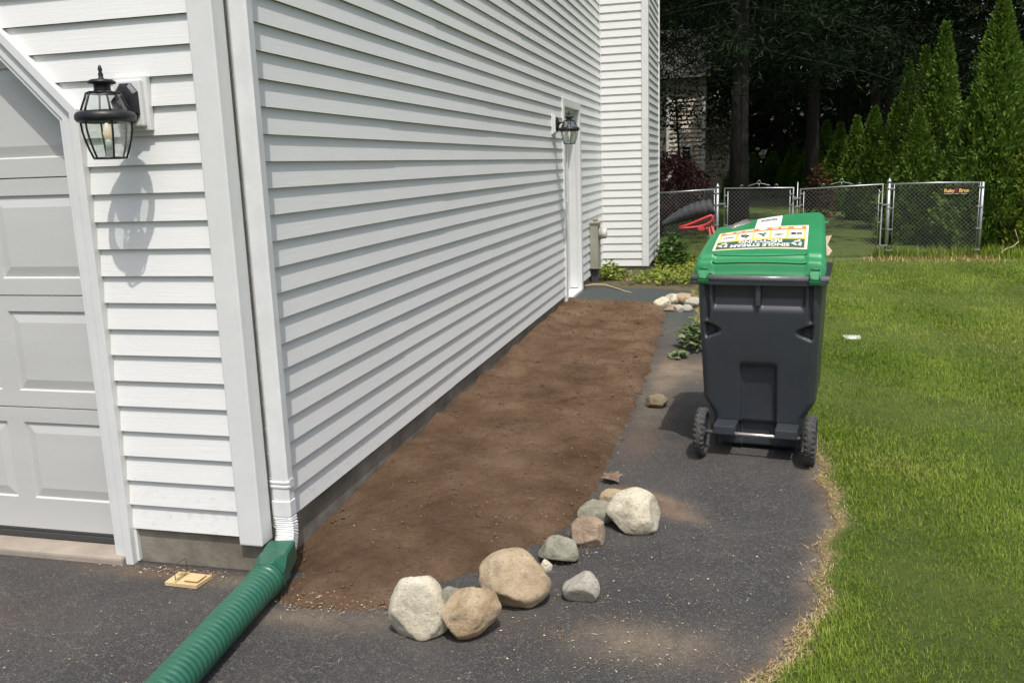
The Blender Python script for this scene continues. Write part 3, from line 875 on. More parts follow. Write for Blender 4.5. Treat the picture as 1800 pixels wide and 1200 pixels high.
# garage trim: vertical, then 45 degree clipped corner, with a back band
def sweep_trim(mb, path, w0, w1, y0, y1):
    """path = outer edge polyline in (x,z); w0..w1 inward offsets"""
    pts = []
    for i, p in enumerate(path):
        dirs = []
        if i > 0: dirs.append((Vector(p) - Vector(path[i - 1])).normalized())
        if i < len(path) - 1: dirs.append((Vector(path[i + 1]) - Vector(p)).normalized())
        ns = [Vector((-d_.y, d_.x)) for d_ in dirs]
        nrm = sum(ns, Vector((0, 0))); nrm.normalize()
        kf = 1.0 / max(0.3, nrm.dot(ns[0]))
        a_ = Vector(p) + nrm * w0 * kf; b2 = Vector(p) + nrm * w1 * kf
        pts.append([Vector((a_.x, y0, a_.y)), Vector((b2.x, y0, b2.y)), Vector((b2.x, y1, b2.y)), Vector((a_.x, y1, a_.y))])
    mb.rings(pts, True, True, True, False)
path = [(TRX, -0.004), (TRX, ZC), (TRX + (ZT - ZC) * DX / DZ, ZT), (-3.0, ZT)]
mb = MB()
sweep_trim(mb, path, -0.004, 0.030, -0.040, 0.02)
sweep_trim(mb, path, 0.028, 0.074, -0.026, 0.05)
sweep_trim(mb, path, 0.072, 0.090, -0.020, 0.09)
tr = mb.build('garage_trim', MAT['trim'], house)
bv = tr.modifiers.new('bevel', 'BEVEL'); bv.width = 0.003; bv.segments = 2; bv.limit_method = 'ANGLE'
mb = MB(); mb.box((-0.574, -0.012, 0.004), (-0.560, 0.02, ZB), 0.002)
mb.build('j_channel', MAT['trim'], house)

# side door
mb = MB()
y0, y1 = 6.235, 7.275
mb.box((-0.02, y0, 0.068), (0.030, y0 + 0.085, 2.185), 0.004)
mb.box((-0.02, y1 - 0.085, 0.068), (0.030, y1, 2.185), 0.004)
mb.box((-0.02, y0 + 0.0855, 2.10), (0.030, y1 - 0.0855, 2.185), 0.004)
mb.box((-0.15, y0 + 0.06, 0.1), (-0.021, y0 + 0.085, 2.10)); mb.box((-0.15, y1 - 0.085, 0.1), (-0.021, y1 - 0.06, 2.10)); mb.box((-0.15, y0 + 0.086, 2.075), (-0.021, y1 - 0.086, 2.10))
mb.build('door_trim', MAT['trim'], house)
mb = MB(); mb.box((-0.15, y0 + 0.0855, 0.058), (0.034, y1 - 0.0855, 0.092), 0.004)
mb.build('door_sill', MAT['trim'], house)
ed = MB()
ya, yb = y0 + 0.089, y1 - 0.089
ed.box((-0.150, ya, 0.096), (-0.108, yb, 2.07), 0.002)
for (pa, pb, za, zb) in ((ya + .11, ya + .40, .28, .92), (yb - .40, yb - .11, .28, .92)):
    ed.box((-0.1095, pa, za), (-0.102, pb, zb), 0.004)
edo = ed.build('side_door', MAT['trim'], house)
wf = MB()
za, zb = 1.06, 1.90
for bx in (((ya + .14), (ya + .19), za, zb), ((yb - .19), (yb - .14), za, zb), (ya + .1905, yb - .1905, za, za + .05), (ya + .1905, yb - .1905, zb - .05, zb)):
    wf.box((-0.107, bx[0], bx[2]), (-0.084, bx[1], bx[3]), 0.003)
wfo = wf.build('window_frame', MAT['trim'], edo)
wp = MB(); wp.box((-0.107, ya + .191, za + .051), (-0.098, yb - .191, zb - .051))
wp.build('window_pane', MAT['darkglass'], edo)
kn = MB(); kn.lathe([(0.004, 0), (0.022, 0.002), (0.012, 0.02), (0.012, 0.035), (0.026, 0.045), (0.026, 0.06), (0.012, 0.07)], 16, Matrix.Translation((-0.108, ya + 0.07, 1.0)) @ Matrix.Rotation(R(90), 4, 'Y'))
kn.build('door_knob', MAT['axle'], edo)

# downspout with flared elbow
def rect_loft(mb, secs, smooth=False):
    rings = []
    for (c_, ux, uy, hx, hy) in secs:
        c_, ux, uy = Vector(c_), Vector(ux).normalized(), Vector(uy).normalized()
        k = 0.28
        pr = []
        for sx, sy in ((1, 1), (-1, 1), (-1, -1), (1, -1)):
            a_, b2 = (1, 1 - k), (1 - k, 1)
            if sx * sy < 0: a_, b2 = b2, a_
            for q_ in (a_, b2):
                pr.append(c_ + ux * hx * sx * q_[0] + uy * hy * sy * q_[1])
        rings.append(pr)
    mb.rings(rings, True, True, True, smooth)
ds = MB()
rect_loft(ds, [((0.060, 0.076, 0.24), (1, 0, 0), (0, 1, 0), 0.0375, 0.0255), ((0.060, 0.076, HZ), (1, 0, 0), (0, 1, 0), 0.0375, 0.0255)])
dso = ds.build('downspout', MAT['downspout'], house)
bd = MB()
for z in (0.335, 0.352):
    rect_loft(bd, [((0.060, 0.076, z - 0.006), (1, 0, 0), (0, 1, 0), 0.0385, 0.0265), ((0.060, 0.076, z - 0.003), (1, 0, 0), (0, 1, 0), 0.0415, 0.0295), ((0.060, 0.076, z + 0.003), (1, 0, 0), (0, 1, 0), 0.0415, 0.0295), ((0.060, 0.076, z + 0.006), (1, 0, 0), (0, 1, 0), 0.0385, 0.0265)])
bd.box((0.0985, 0.060, 0.325), (0.1025, 0.092, 0.362), 0.001)
bd.build('strap_band', MAT['downspout'], dso)
el = MB()
secs_ = []
NE = 44
for i in range(NE + 1):
    t = i / NE
    if t < 0.18:
        z = 0.275 - t / 0.18 * 0.065; p = Vector((0.062, 0.072, z)); ang = 0.0
    else:
        u = (t - 0.18) / 0.82
        ang = R(62) * min(1, u / 0.9)
        rr = 0.118
        p = Vector((0.062 + 0.028 * u, 0.072 - rr * (1 - math.cos(ang)) - 0.02 * max(0, u - .9), 0.21 - rr * math.sin(ang) - 0.01 * max(0, u - .9)))
    uy = Vector((0, math.cos(ang), -math.sin(ang)))
    corr = 0.0024 * math.sin(i * math.pi / 2 * 1.5) if t > 0.2 else 0
    gg = 0.0015 if t < 0.18 else 0
    secs_.append((p, (1, 0, 0), uy, 0.0385 + corr + gg, 0.0275 + corr + gg))
rect_loft(el, secs_)
elo = el.build('elbow', MAT['downspout'], dso)

# ------------------------------------------------------------------ green drain pipe
drain = empty('drain_pipe', (0.12, -0.2, 0))
tag(drain, 'green corrugated plastic drain pipe running across the asphalt from the downspout', 'drain pipe')
O = Vector((0.12, -0.2, 0))
ad = MB()
def bxring(c_, d_, hw, hh):
    c_, d_ = Vector(c_) - O, Vector(d_).normalized()
    s_ = d_.cross(Vector((0, 0, 1))).normalized(); u_ = s_.cross(d_)
    k, out = 0.16, []
    for a_, b2 in ((1, 1 - k), (1 - k, 1), (-1 + k, 1), (-1, 1 - k), (-1, -1 + k), (-1 + k, -1), (1 - k, -1), (1, -1 + k)):
        out.append(c_ + s_ * hw * a_ + u_ * hh * b2)
    return out
def rdring(c_, d_, r_, n_=8):
    c_, d_ = Vector(c_) - O, Vector(d_).normalized()
    s_ = d_.cross(Vector((0, 0, 1))).normalized(); u_ = s_.cross(d_)
    return [c_ + s_ * r_ * math.cos(R(22.5) + k * R(45)) + u_ * r_ * math.sin(R(22.5) + k * R(45)) for k in range(n_)]
dd = (0.22, -1.0, -0.12)
ad.rings([bxring((0.080, 0.005, 0.098), dd, 0.050, 0.040), bxring((0.084, -0.012, 0.097), dd, 0.052, 0.043), bxring((0.100, -0.085, 0.090), dd, 0.052, 0.047), bxring((0.106, -0.115, 0.085), dd, 0.055, 0.055), rdring((0.116, -0.165, 0.078), dd, 0.066), rdring((0.122, -0.19, 0.074), dd, 0.067)], True, False, True, False)
ad.build('adapter', MAT['pipe'], drain)
# corrugated hose
def hose_c(t):
    x = 0.118 + 0.095 * t + 0.045 * t * t
    y = -0.175 - 1.45 * t
    return Vector((x, y, 0.064 + 0.010 * (1 - t) ** 4)) - O
rings = []
NS = 61 * 6
for i in range(NS + 1):
    t = i / NS
    p = hose_c(t); d_ = (hose_c(min(1, t + .01)) - hose_c(max(0, t - .01))).normalized()
    s_ = d_.cross(Vector((0, 0, 1))).normalized(); u_ = s_.cross(d_)
    ph = (i % 6) / 6.0
    r_ = 0.0565 + 0.0048 * (0.5 - 0.5 * math.cos(2 * math.pi * ph)) ** 0.6
    if 3 < i < 10 or 14 < i < 19: r_ += 0.004
    rings.append([p + (s_ * math.cos(2 * math.pi * k / 28) + u_ * math.sin(2 * math.pi * k / 28)) * r_ for k in range(28)])
hs = MB(); hs.rings(rings, True, True, True, True)
hs.build('corrugated_hose', MAT['pipe'], drain)

# ------------------------------------------------------------------ wall lanterns
def make_lantern():
    """origin = centre of the mounting block on the wall; wall normal = -y local"""
    root = empty('wall_lantern')
    bl = MB()
    bl.box((-0.069, -0.020, -0.095), (0.069, 0.004, 0.095), 0.004)
    bl.box((-0.055, -0.040, -0.080), (0.055, -0.018, 0.080), 0.006)
    bl.build('mounting_block', MAT['trim'], root)
    pl = MB()
    def octo(w, h, c_, y):
        return [Vector((x_ * w, y, z_ * h)) for x_, z_ in ((-1, -1 + c_), (-0.45, -1), (0.45, -1), (1, -1 + c_), (1, 1 - c_), (0.45, 1), (-0.45, 1), (-1, 1 - c_))]
    pl.rings([octo(.046, .068, .45, -.040), octo(.046, .068, .45, -.048), octo(.036, .056, .45, -.058), octo(.026, .040, .45, -.062)], True, True, True, False)
    pl.build('backplate', MAT['black_iron'], root)
    AY = -0.165
    ZL = -0.195       # bottom of the cage relative to the block centre
    ar = MB()
    pts = [(0, -0.055, -0.005), (0, -0.075, 0.012), (0, -0.095, 0.016), (0, -0.115, 0.002), (0, AY + 0.07, -0.045)]
    ar.tube(pts, [0.012, 0.011, 0.010, 0.010, 0.011], 8)
    ar.box((-0.012, AY + 0.075, -0.064), (0.012, -0.05, -0.042), 0.004)
    ar.build('arm', MAT['black_iron'], root)
    T0 = Matrix.Translation((0, AY, ZL))
    rg = MB()
    rg.lathe([(0.082, 0.124), (0.093, 0.127), (0.0985, 0.136), (0.0985, 0.147), (0.093, 0.157), (0.080, 0.163), (0.074, 0.160), (0.074, 0.127)], 32, T0, True, False, False)
    rg.bm.faces.ensure_lookup_table()
    rg.build('ring', MAT['black_iron'], root)
    cage_prof = [(0.055, 0.006), (0.066, 0.034), (0.076, 0.066), (0.083, 0.098), (0.085, 0.127)]
    roof_prof = [(0.082, 0.160), (0.074, 0.180), (0.062, 0.206), (0.056, 0.222)]
    NP = 6
    def ang(k): return R(20) + k * 2 * math.pi / NP
    def pt(r_, z_, k): return T0 @ Vector((r_ * math.cos(ang(k)), r_ * math.sin(ang(k)), z_))
    rb = MB()
    for k in range(NP):
        rb.tube([pt(r_, z_, k) for r_, z_ in cage_prof], 0.0034, 6)
        rb.tube([pt(r_, z_, k) for r_, z_ in roof_prof], 0.0034, 6)
        rb.tube([pt(0.055, 0.005, k), pt(0.055, 0.005, k + 1)], 0.0034, 6)
        rb.tube([pt(0.056, 0.222, k), pt(0.056, 0.222, k + 1)], 0.0036, 6)
    rb.build('ribs', MAT['black_iron'], root)
    for prof, nm in ((cage_prof, 'cage_glass'), (roof_prof, 'roof_glass')):
        gm = MB()
        for k in range(NP):
            for (ra, za), (rb_, zb_) in zip(prof[:-1], prof[1:]):
                gm.face([pt(ra - .001, za, k), pt(ra - .001, za, k + 1), pt(rb_ - .001, zb_, k + 1), pt(rb_ - .001, zb_, k)])
        gm.build(nm, MAT['glass'], root)
    cp = MB()
    cp.lathe([(0.057, 0.222), (0.030, 0.228), (0.027, 0.232), (0.027, 0.250), (0.044, 0.253), (0.046, 0.259), (0.034, 0.266), (0.010, 0.269), (0.0075, 0.275), (0.0085, 0.283), (0.0055, 0.291), (0.0075, 0.300), (0.004, 0.312), (0.0015, 0.314)], 20, T0, True, True, True)
    cp.build('cap_finial', MAT['black_iron'], root)
    bu = MB()
    bu.lathe([(0.008, 0.066), (0.014, 0.076), (0.016, 0.089), (0.012, 0.107), (0.005, 0.123)], 14, T0)
    bu.build('bulb', MAT['bulb'], root)
    so = MB()
    so.lathe([(0.012, 0.030), (0.012, 0.062), (0.010, 0.067)], 14, T0)
    so.lathe([(0.050, 0.003), (0.050, 0.008), (0.013, 0.012), (0.013, 0.031)], 6, T0, False)
    so.build('candle_socket', MAT['bulbglass'], root)
    return root
lan = make_lantern()
lan.location = (-0.340, -0.012, 1.784)
tag(lan, 'black wall lantern with lit bulb mounted beside the garage door', 'wall lantern', 'black lanterns on the house walls')
lan2 = copy_tree(lan)
lan2.location = (0.010, 5.76, 1.90)
lan2.rotation_euler = (0, 0, R(90))
lan2['label'] = 'smaller looking black wall lantern next to the white side door'

# ------------------------------------------------------------------ electric meter
met = empty('electric_meter', (0.0, 7.98, 0.0))
tag(met, 'weathered grey electric meter box on the wall past the side door', 'electric meter')
mb = MB(); mb.box((0.012, -0.11, 0.235), (0.115, 0.11, 0.79), 0.006)
mbo = mb.build('meter_box', MAT['meter'], met)
mb = MB(); mb.box((0.008, -0.125, 0.79), (0.135, 0.125, 0.812), 0.004); mb.lathe([(0.03, 0.812), (0.03, 0.85)], 14, Matrix.Translation((0.06, 0.06, 0)))
mb.build('box_hood', MAT['meter'], met)
mb = MB(); mb.lathe([(0.072, 0.0), (0.076, 0.012), (0.072, 0.03)], 24, Matrix.Translation((0.113, 0.0, 0.665)) @ Matrix.Rotation(R(90), 4, 'Y'))
mb.build('meter_collar', MAT['meter'], met)
mb = MB(); mb.lathe([(0.066, 0.0), (0.066, 0.05), (0.058, 0.068), (0.03, 0.074)], 24, Matrix.Translation((0.14, 0.0, 0.665)) @ Matrix.Rotation(R(90), 4, 'Y'))
mb.build('meter_dial', MAT['meter_dial'], met)
mb = MB(); mb.box((0.02, -0.06, -0.05), (0.10, 0.06, 0.236), 0.004)
mb.build('conduit', MAT['seal'], met)

# ------------------------------------------------------------------ rat trap
trap = empty('rat_trap', (-0.255, -0.137, 0.0), R(-2))
tag(trap, 'wooden rat trap with raised wire bail on the asphalt', 'rat trap')
mb = MB()
base_pts = [(-0.068, -0.045), (0.070, -0.045), (0.078, 0.045), (-0.070, 0.045)]
mb.rings([[Vector((x_, y_, 0.003)) for x_, y_ in base_pts], [Vector((x_, y_, 0.017)) for x_, y_ in base_pts]], True, True, True, False)
mb.build('wooden_base', MAT['wood'], trap)
mb = MB()
mb.box((0.005, -0.030, 0.022), (0.066, 0.030, 0.026), 0.002)
mb.box((0.01, -0.012, 0.0175), (0.03, 0.012, 0.0225), 0.001)
mb.box((-0.030, -0.042, 0.0175), (-0.020, -0.03, 0.023), 0.001); mb.box((-0.030, 0.03, 0.0175), (-0.020, 0.042, 0.023), 0.001)
for k in range(5):
    mb.box((-0.056 + k * 0.006, 0.016, 0.0178), (-0.053 + k * 0.006, 0.034, 0.022), 0.001)
mb.build('trigger_plate', MAT['wood'], trap)
mb = MB()
mb.tube([(-0.025, -0.036, 0.019), (-0.027, -0.036, 0.078), (-0.027, -0.034, 0.082), (-0.027, 0.034, 0.082), (-0.027, 0.036, 0.078), (-0.025, 0.036, 0.019)], 0.0015, 6)
cpts = [(-0.025 + 0.004 * math.cos(a_), -0.03 + 0.06 * a_ / 60, 0.0205 + 0.004 * math.sin(a_)) for a_ in np.arange(0, 60, 0.6)]
mb.tube(cpts, 0.0008, 4)
mb.build('wire_bail', MAT['trapwire'], trap)

# ------------------------------------------------------------------ rocks
def rock(cx, cy, dims, yaw, seed, mat, label, cuts=7, z0=None, tilt=0.0, group='stones edging the front of the bed', sharp=0.55, top=1.0, dimple=False):
    r_ = random.Random(seed)
    bm = bmesh.new()
    bmesh.ops.create_icosphere(bm, subdivisions=5, radius=1.0)
    planes = []
    for i in range(cuts):
        d_ = Vector((r_.gauss(0, 1), r_.gauss(0, 1), r_.gauss(0, 0.8))).normalized()
        planes.append((d_, r_.uniform(sharp, 0.92)))
    planes.append((Vector((0.05, 0.03, -1)).normalized(), 0.72))
    off = Vector((seed * 3.17, seed * 1.71, seed * 0.37))
    for v in bm.verts:
        p = v.co.normalized()
        rr = 1.0
        for d_, h_ in planes:
            c_ = p.dot(d_)
            if c_ > 1e-3:
                lim = h_ / c_
                if lim < rr + 0.12:
                    # smooth min keeps the arrises worn
                    k = 0.055
                    hh = max(0.0, min(1.0, 0.5 + 0.5 * (rr - lim) / k))
                    rr = rr * (1 - hh) + lim * hh - k * hh * (1 - hh)
        rr *= 1 + 0.050 * mn.fractal(p * 1.6 + off, 0.9, 2.0, 4) + 0.016 * mn.fractal(p * 6 + off, 0.8, 2.0, 4)
        q = p * rr
        if dimple:
            c_ = p.dot(Vector((0.1, -0.15, 0.98)).normalized())
            if c_ > 0.55:
                q.z -= 0.42 * ((c_ - 0.55) / 0.45) ** 0.7
        tp = 1 + (top - 1) * (q.z * 0.5 + 0.5)
        v.co = Vector((q.x * dims[0] * 0.5 * tp, q.y * dims[1] * 0.5 * tp, q.z * dims[2] * 0.5))
    bmesh.ops.transform(bm, matrix=Matrix.Rotation(yaw, 4, 'Z') @ Matrix.Rotation(tilt, 4, 'Y'), verts=bm.verts[:])
    lx_ = [v.co.x for v in bm.verts]; lz = [v.co.z for v in bm.verts]; ly = [v.co.y for v in bm.verts]
    sx_ = dims[0] / max(1e-6, (max(lx_) - min(lx_))) if abs(tilt) < 0.05 and abs(math.sin(yaw)) < 0.3 else 1.08
    for v in bm.verts:
        v.co *= sx_
    zmin = min(v.co.z for v in bm.verts)
    for v in bm.verts:
        v.co.z -= zmin
    for f in bm.faces:
        f.smooth = True
    me = bpy.data.meshes.new('rock')
    bm.to_mesh(me); bm.free()
    o = link_mesh('rock', me, mat)
    base = z0 if z0 is not None else float(H(cx, cy))
    o.location = (cx, cy, base - 0.006)
    return tag(o, label, 'rock', group)
rock(0.755, -0.313, (0.205, 0.155, 0.215), 0.15, 3, MAT['rk_white'], 'upright white speckled boulder at the left end of the row', 8, top=0.70, sharp=0.6)
rock(0.822, -0.123, (0.125, 0.11, 0.095), 0.3, 8, MAT['rk_grey'], 'small grey stone wedged behind the white boulder and tan stone', 6)
rock(0.925, -0.283, (0.225, 0.145, 0.150), 0.75, 5, MAT['rk_tan'], 'tan orange-stained stone lying between white boulder and biggest boulder', 6, tilt=-0.45, sharp=0.6)
rock(1.012, -0.043, (0.255, 0.205, 0.205), 0.1, 12, MAT['rk_buff'], 'largest buff boulder, rounded block in the middle of the row', 6, sharp=0.74)
rock(1.075, 0.207, (0.05, 0.05, 0.06), 0.1, 14, MAT['rk_white'], 'tiny white stone peeking out behind the largest buff boulder', 5)
rock(1.245, 0.012, (0.135, 0.12, 0.130), 0.2, 21, MAT['rk_pale'], 'pale grey stone alone on the asphalt in front of the row', 8, sharp=0.5, top=0.85)
rock(1.110, 0.307, (0.165, 0.12, 0.105), 0.25, 17, MAT['rk_grey'], 'greenish grey angular stone right of the largest boulder', 8, sharp=0.5, top=0.8)
rock(1.195, 0.482, (0.145, 0.13, 0.125), 0.1, 23, MAT['rk_brown'], 'reddish brown stone between grey stone and white boulder', 7, sharp=0.62)
rock(1.190, 0.717, (0.175, 0.13, 0.110), 0.2, 30, MAT['rk_grey'], 'flat olive grey stone leaning behind the brown stone', 8, sharp=0.45)
rock(1.262, 0.872, (0.165, 0.13, 0.110), -0.3, 31, MAT['rk_tan'], 'pale tan stone at the back behind the white boulder', 7, sharp=0.5)
rock(1.365, 0.657, (0.225, 0.17, 0.180), 0.1, 37, MAT['rk_white'], 'big rounded white speckled boulder at the right end of the row', 6, top=0.80, sharp=0.7)
rock(1.288, 2.565, (0.145, 0.12, 0.098), 0.0, 41, MAT['rk_olive'], 'olive brown cobble alone on the asphalt left of the recycling cart', 5, group='loose cobbles', sharp=0.7)
BG = 'stones at the far end of the bed'
rock(1.030, 6.30, (0.185, 0.15, 0.125), 0.2, 51, MAT['rk_white'], 'cream white stone, leftmost of the far pile', 7, group=BG)
rock(1.105, 6.56, (0.165, 0.13, 0.12), -0.3, 52, MAT['rk_white'], 'white knobbly stone behind the leftmost stone of the far pile', 7, group=BG)
rock(1.225, 6.60, (0.22, 0.20, 0.155), 0.1, 53, MAT['rk_tan'], 'yellowish bowl-shaped stone, biggest of the far pile', 5, group=BG, sharp=0.75, dimple=True)
rock(1.13, 6.13, (0.175, 0.13, 0.08), 0.1, 54, MAT['rk_brown'], 'flat brownish stone in the middle of the far pile', 6, group=BG)
rock(1.205, 6.08, (0.115, 0.11, 0.085), 0.6, 55, MAT['rk_pale'], 'small round grey stone in front of the bowl-shaped stone', 6, group=BG)
rock(1.285, 6.12, (0.115, 0.10, 0.09), 0.2, 56, MAT['rk_pale'], 'small pale stone at the front right of the far pile', 6, group=BG)
rock(1.335, 6.40, (0.18, 0.14, 0.12), 0.5, 57, MAT['rk_pale'], 'grey white stone at the right end of the far pile by the cart', 6, group=BG)

# dry oak leaf
mb = MB()
lob = [(0, 0), (0.010, 0.012), (0.026, 0.010), (0.022, 0.024), (0.036, 0.034), (0.020, 0.040), (0.026, 0.058), (0.010, 0.054), (0.002, 0.072), (-0.008, 0.055), (-0.026, 0.060), (-0.020, 0.042), (-0.038, 0.036), (-0.022, 0.026), (-0.028, 0.010), (-0.010, 0.012)]
cen = Vector((0, 0.034, 0.014))
for i in range(len(lob)):
    a_, b2 = lob[i], lob[(i + 1) % len(lob)]
    mb.face([cen, Vector((a_[0], a_[1], 0.004 + 9 * a_[0] ** 2 + 0.004 * math.sin(i))), Vector((b2[0], b2[1], 0.004 + 9 * b2[0] ** 2 + 0.004 * math.sin(i + 1)))])
lf = mb.build('dead_leaf', MAT['deadleaf'])
so_ = lf.modifiers.new('solid', 'SOLIDIFY'); so_.thickness = 0.0008
lf.scale = (1.55, 1.55, 2.2); lf.location = (1.235, 1.16, 0.006); lf.rotation_euler = (0.10, -0.12, R(55))
tag(lf, 'dry brown oak leaf lying on the asphalt behind the white boulder', 'leaf')

# ------------------------------------------------------------------ recycling cart
CY = R(-7.5)
cart = empty('recycling_cart', (1.862, 1.572, 0.0), CY)
tag(cart, 'charcoal wheeled recycling cart with a green lid standing on the asphalt', 'recycling cart')
def sstep(a_, b2, x_):
    t = max(0.0, min(1.0, (x_ - a_) / (b2 - a_)))
    return t * t * (3 - 2 * t)
def half_w(w):
    if w < 0.30:
        return 0.222 + 0.012 * w / 0.30
    if w < 0.36:
        return 0.234 + (0.279 - 0.234) * sstep(0.225, 0.345, w)
    return 0.279 + 0.022 * (w - 0.345) / 0.6
def half_w2(w):
    base = 0.222 + 0.012 * min(w, .3) / 0.30
    return base + (0.281 + 0.020 * max(0, w - 0.345) / 0.6 - base) * max(0.0, min(1.0, (w - 0.205) / 0.085))
def back_v(w):
    return 0.175 - 0.105 * sstep(0.0, 0.95, w) - 0.015 * w
def front_v(w):
    return 0.68 + 0.12 * w
def recess(u, w):
    d_ = 0.0
    d_ += 0.032 * sstep(0.098, 0.078, abs(u)) * sstep(0.50, 0.46, w)
    # twin hand-hold panels below the bar
    for c_ in (-0.115, 0.115):
        pu = sstep(0.112, 0.098, abs(u - c_))
        d_ += 0.042 * pu * sstep(0.765, 0.835, w) * sstep(0.99, 0.94, w)
    d_ += 0.020 * sstep(0.262, 0.256, abs(u)) * sstep(0.238, 0.244, abs(u)) * sstep(0.70, 0.73, w)
    # side grip dents
    e_ = abs(u) - 0.175
    if e_ > 0:
        hgt = 0.006 + 0.50 * e_
        d_ += 0.05 * sstep(0, 0.05, e_) * sstep(hgt, hgt * 0.5, abs(w - 0.665))
    # undercut for the axle
    d_ += 0.045 * sstep(0.165, 0.150, w) * (1 if abs(u) > 0.09 else 0.45)
    return d_
def outline(w):
    hw, bv_, fv = half_w2(w), back_v(w), front_v(w)
    rc = 0.035
    pts = []
    nb = 84
    for i in range(nb + 1):
        u = -hw + rc + (2 * hw - 2 * rc) * i / nb
        pts.append((u, bv_ + recess(u, w)))
    for k in range(1, 6):
        a_ = -math.pi / 2 + k * math.pi / 12
        pts.append((hw - rc + rc * math.cos(a_), bv_ + rc + rc * math.sin(a_)))
    for k in range(0, 9):
        pts.append((hw, bv_ + rc + (fv - bv_ - 2 * rc) * k / 8))
    for k in range(1, 6):
        a_ = k * math.pi / 12
        pts.append((hw - rc + rc * math.cos(a_), fv - rc + rc * math.sin(a_)))
    for k in range(1, 10):
        pts.append((hw - rc - (2 * hw - 2 * rc) * k / 10, fv))
    for k in range(1, 7):
        a_ = math.pi / 2 + k * math.pi / 12
        pts.append((-hw + rc + rc * math.cos(a_), fv - rc + rc * math.sin(a_)))
    for k in range(1, 9):
        pts.append((-hw, fv - rc - (fv - bv_ - 2 * rc) * k / 8))
    for k in range(1, 6):
        a_ = math.pi + k * math.pi / 12
        pts.append((-hw + rc + rc * math.cos(a_), bv_ + rc + rc * math.sin(a_)))
    return [Vector((a_, b2, w)) for a_, b2 in pts]
ws = np.concatenate([np.linspace(0.025, 0.19, 16), np.linspace(0.2, 0.36, 20), np.linspace(0.375, 0.6, 16), np.linspace(0.61, 0.93, 40)])
mb = MB(); mb.rings([outline(w) for w in ws], True, True, False, True)
body = mb.build('body', MAT['cart'], cart)
mb = MB()
# rim under the lid
def rim(w, g_):
    hw, bv_, fv = half_w2(0.93) + g_, back_v(0.93) - g_, front_v(0.93) + g_
    out = []
    for cx_, cy_, a0 in ((hw - .05, bv_ + .05, -90), (hw - .05, fv - .05, 0), (-hw + .05, fv - .05, 90), (-hw + .05, bv_ + .05, 180)):
        for k in range(7):
            a_ = R(a0 + 15 * k)
            out.append(Vector((cx_ + .05 * math.cos(a_), cy_ + .05 * math.sin(a_), w)))
    return out
mb.rings([rim(0.905, 0.0), rim(0.905, 0.02), rim(0.935, 0.024), rim(0.935, -0.01)], True, False, False, False)
mb.build('rim', MAT['cart'], cart)
mb = MB()
mb.tube([(-0.330, 0.045, 0.938), (0.330, 0.045, 0.938)], 0.0165, 16)
mb.build('handle_bar', MAT['bar'], cart)
for s in (-1, 1):
    mb = MB()
    mb.box((s * 0.300 - 0.018, 0.030, 0.905), (s * 0.300 + 0.018, 0.13, 0.925), 0.004)
    mb.box((s * 0.268 - 0.004, 0.05, 0.86), (s * 0.268 + 0.004, 0.12, 0.93), 0.002)
    mb.build('handle_bracket', MAT['cart'], cart)
mb = MB()
mb.box((-0.012, 0.05, 0.80), (0.012, 0.12, 0.925), 0.004)
mb.build('centre_rib', MAT['cart'], cart)
for s in (-1, 1):
    mb = MB()
    mb.box((s * 0.153 - 0.055, 0.040, 0.125), (s * 0.153 + 0.055, 0.22, 0.172), 0.006)
    mb.build('axle_housing', MAT['cart'], cart)
mb = MB(); mb.tube([(-0.285, 0.060, 0.130), (0.285, 0.060, 0.130)], 0.0095, 12)
mb.build('axle', MAT['axle'], cart)
def wheel_mesh():
    mb = MB()
    n_ = 108
    rings = []
    prof = [(-0.026, 0.105), (-0.027, 0.116), (-0.019, 0.126), (-0.006, 0.1275), (0.006, 0.1275), (0.019, 0.126), (0.027, 0.116), (0.026, 0.105), (0.015, 0.098), (-0.015, 0.098)]
    for i in range(n_):
        a_ = 2 * math.pi * i / n_
        ring = []
        for (x_, r_) in prof:
            rr = r_
            if r_ > 0.11 and abs(x_) > 0.008:
                ph = (i + (0 if x_ < 0 else 2)) % 4
                rr = r_ - (0.0075 if ph >= 2 else 0)
            ring.append(Vector((x_, rr * math.cos(a_), rr * math.sin(a_))))
        rings.append(ring)
    rings.append(rings[0])
    mb.rings(rings, True, False, False, False)
    return mb
for s in (-1, 1):
    wh = empty('wheel')
    wh.parent = cart
    wh.location = (s * 0.270, 0.060, 0.1275)
    wheel_mesh().build('tyre', MAT['tyre'], wh)
    mb = MB()
    mb.lathe([(0.10, -0.012), (0.085, -0.016), (0.03, -0.008), (0.026, -0.022), (0.02, -0.024), (0.02, 0.024), (0.026, 0.022), (0.03, 0.008), (0.085, 0.016), (0.10, 0.012)], 28, Matrix.Rotation(R(90), 4, 'Y'))
    mb.build('rim', MAT['cart'], wh)

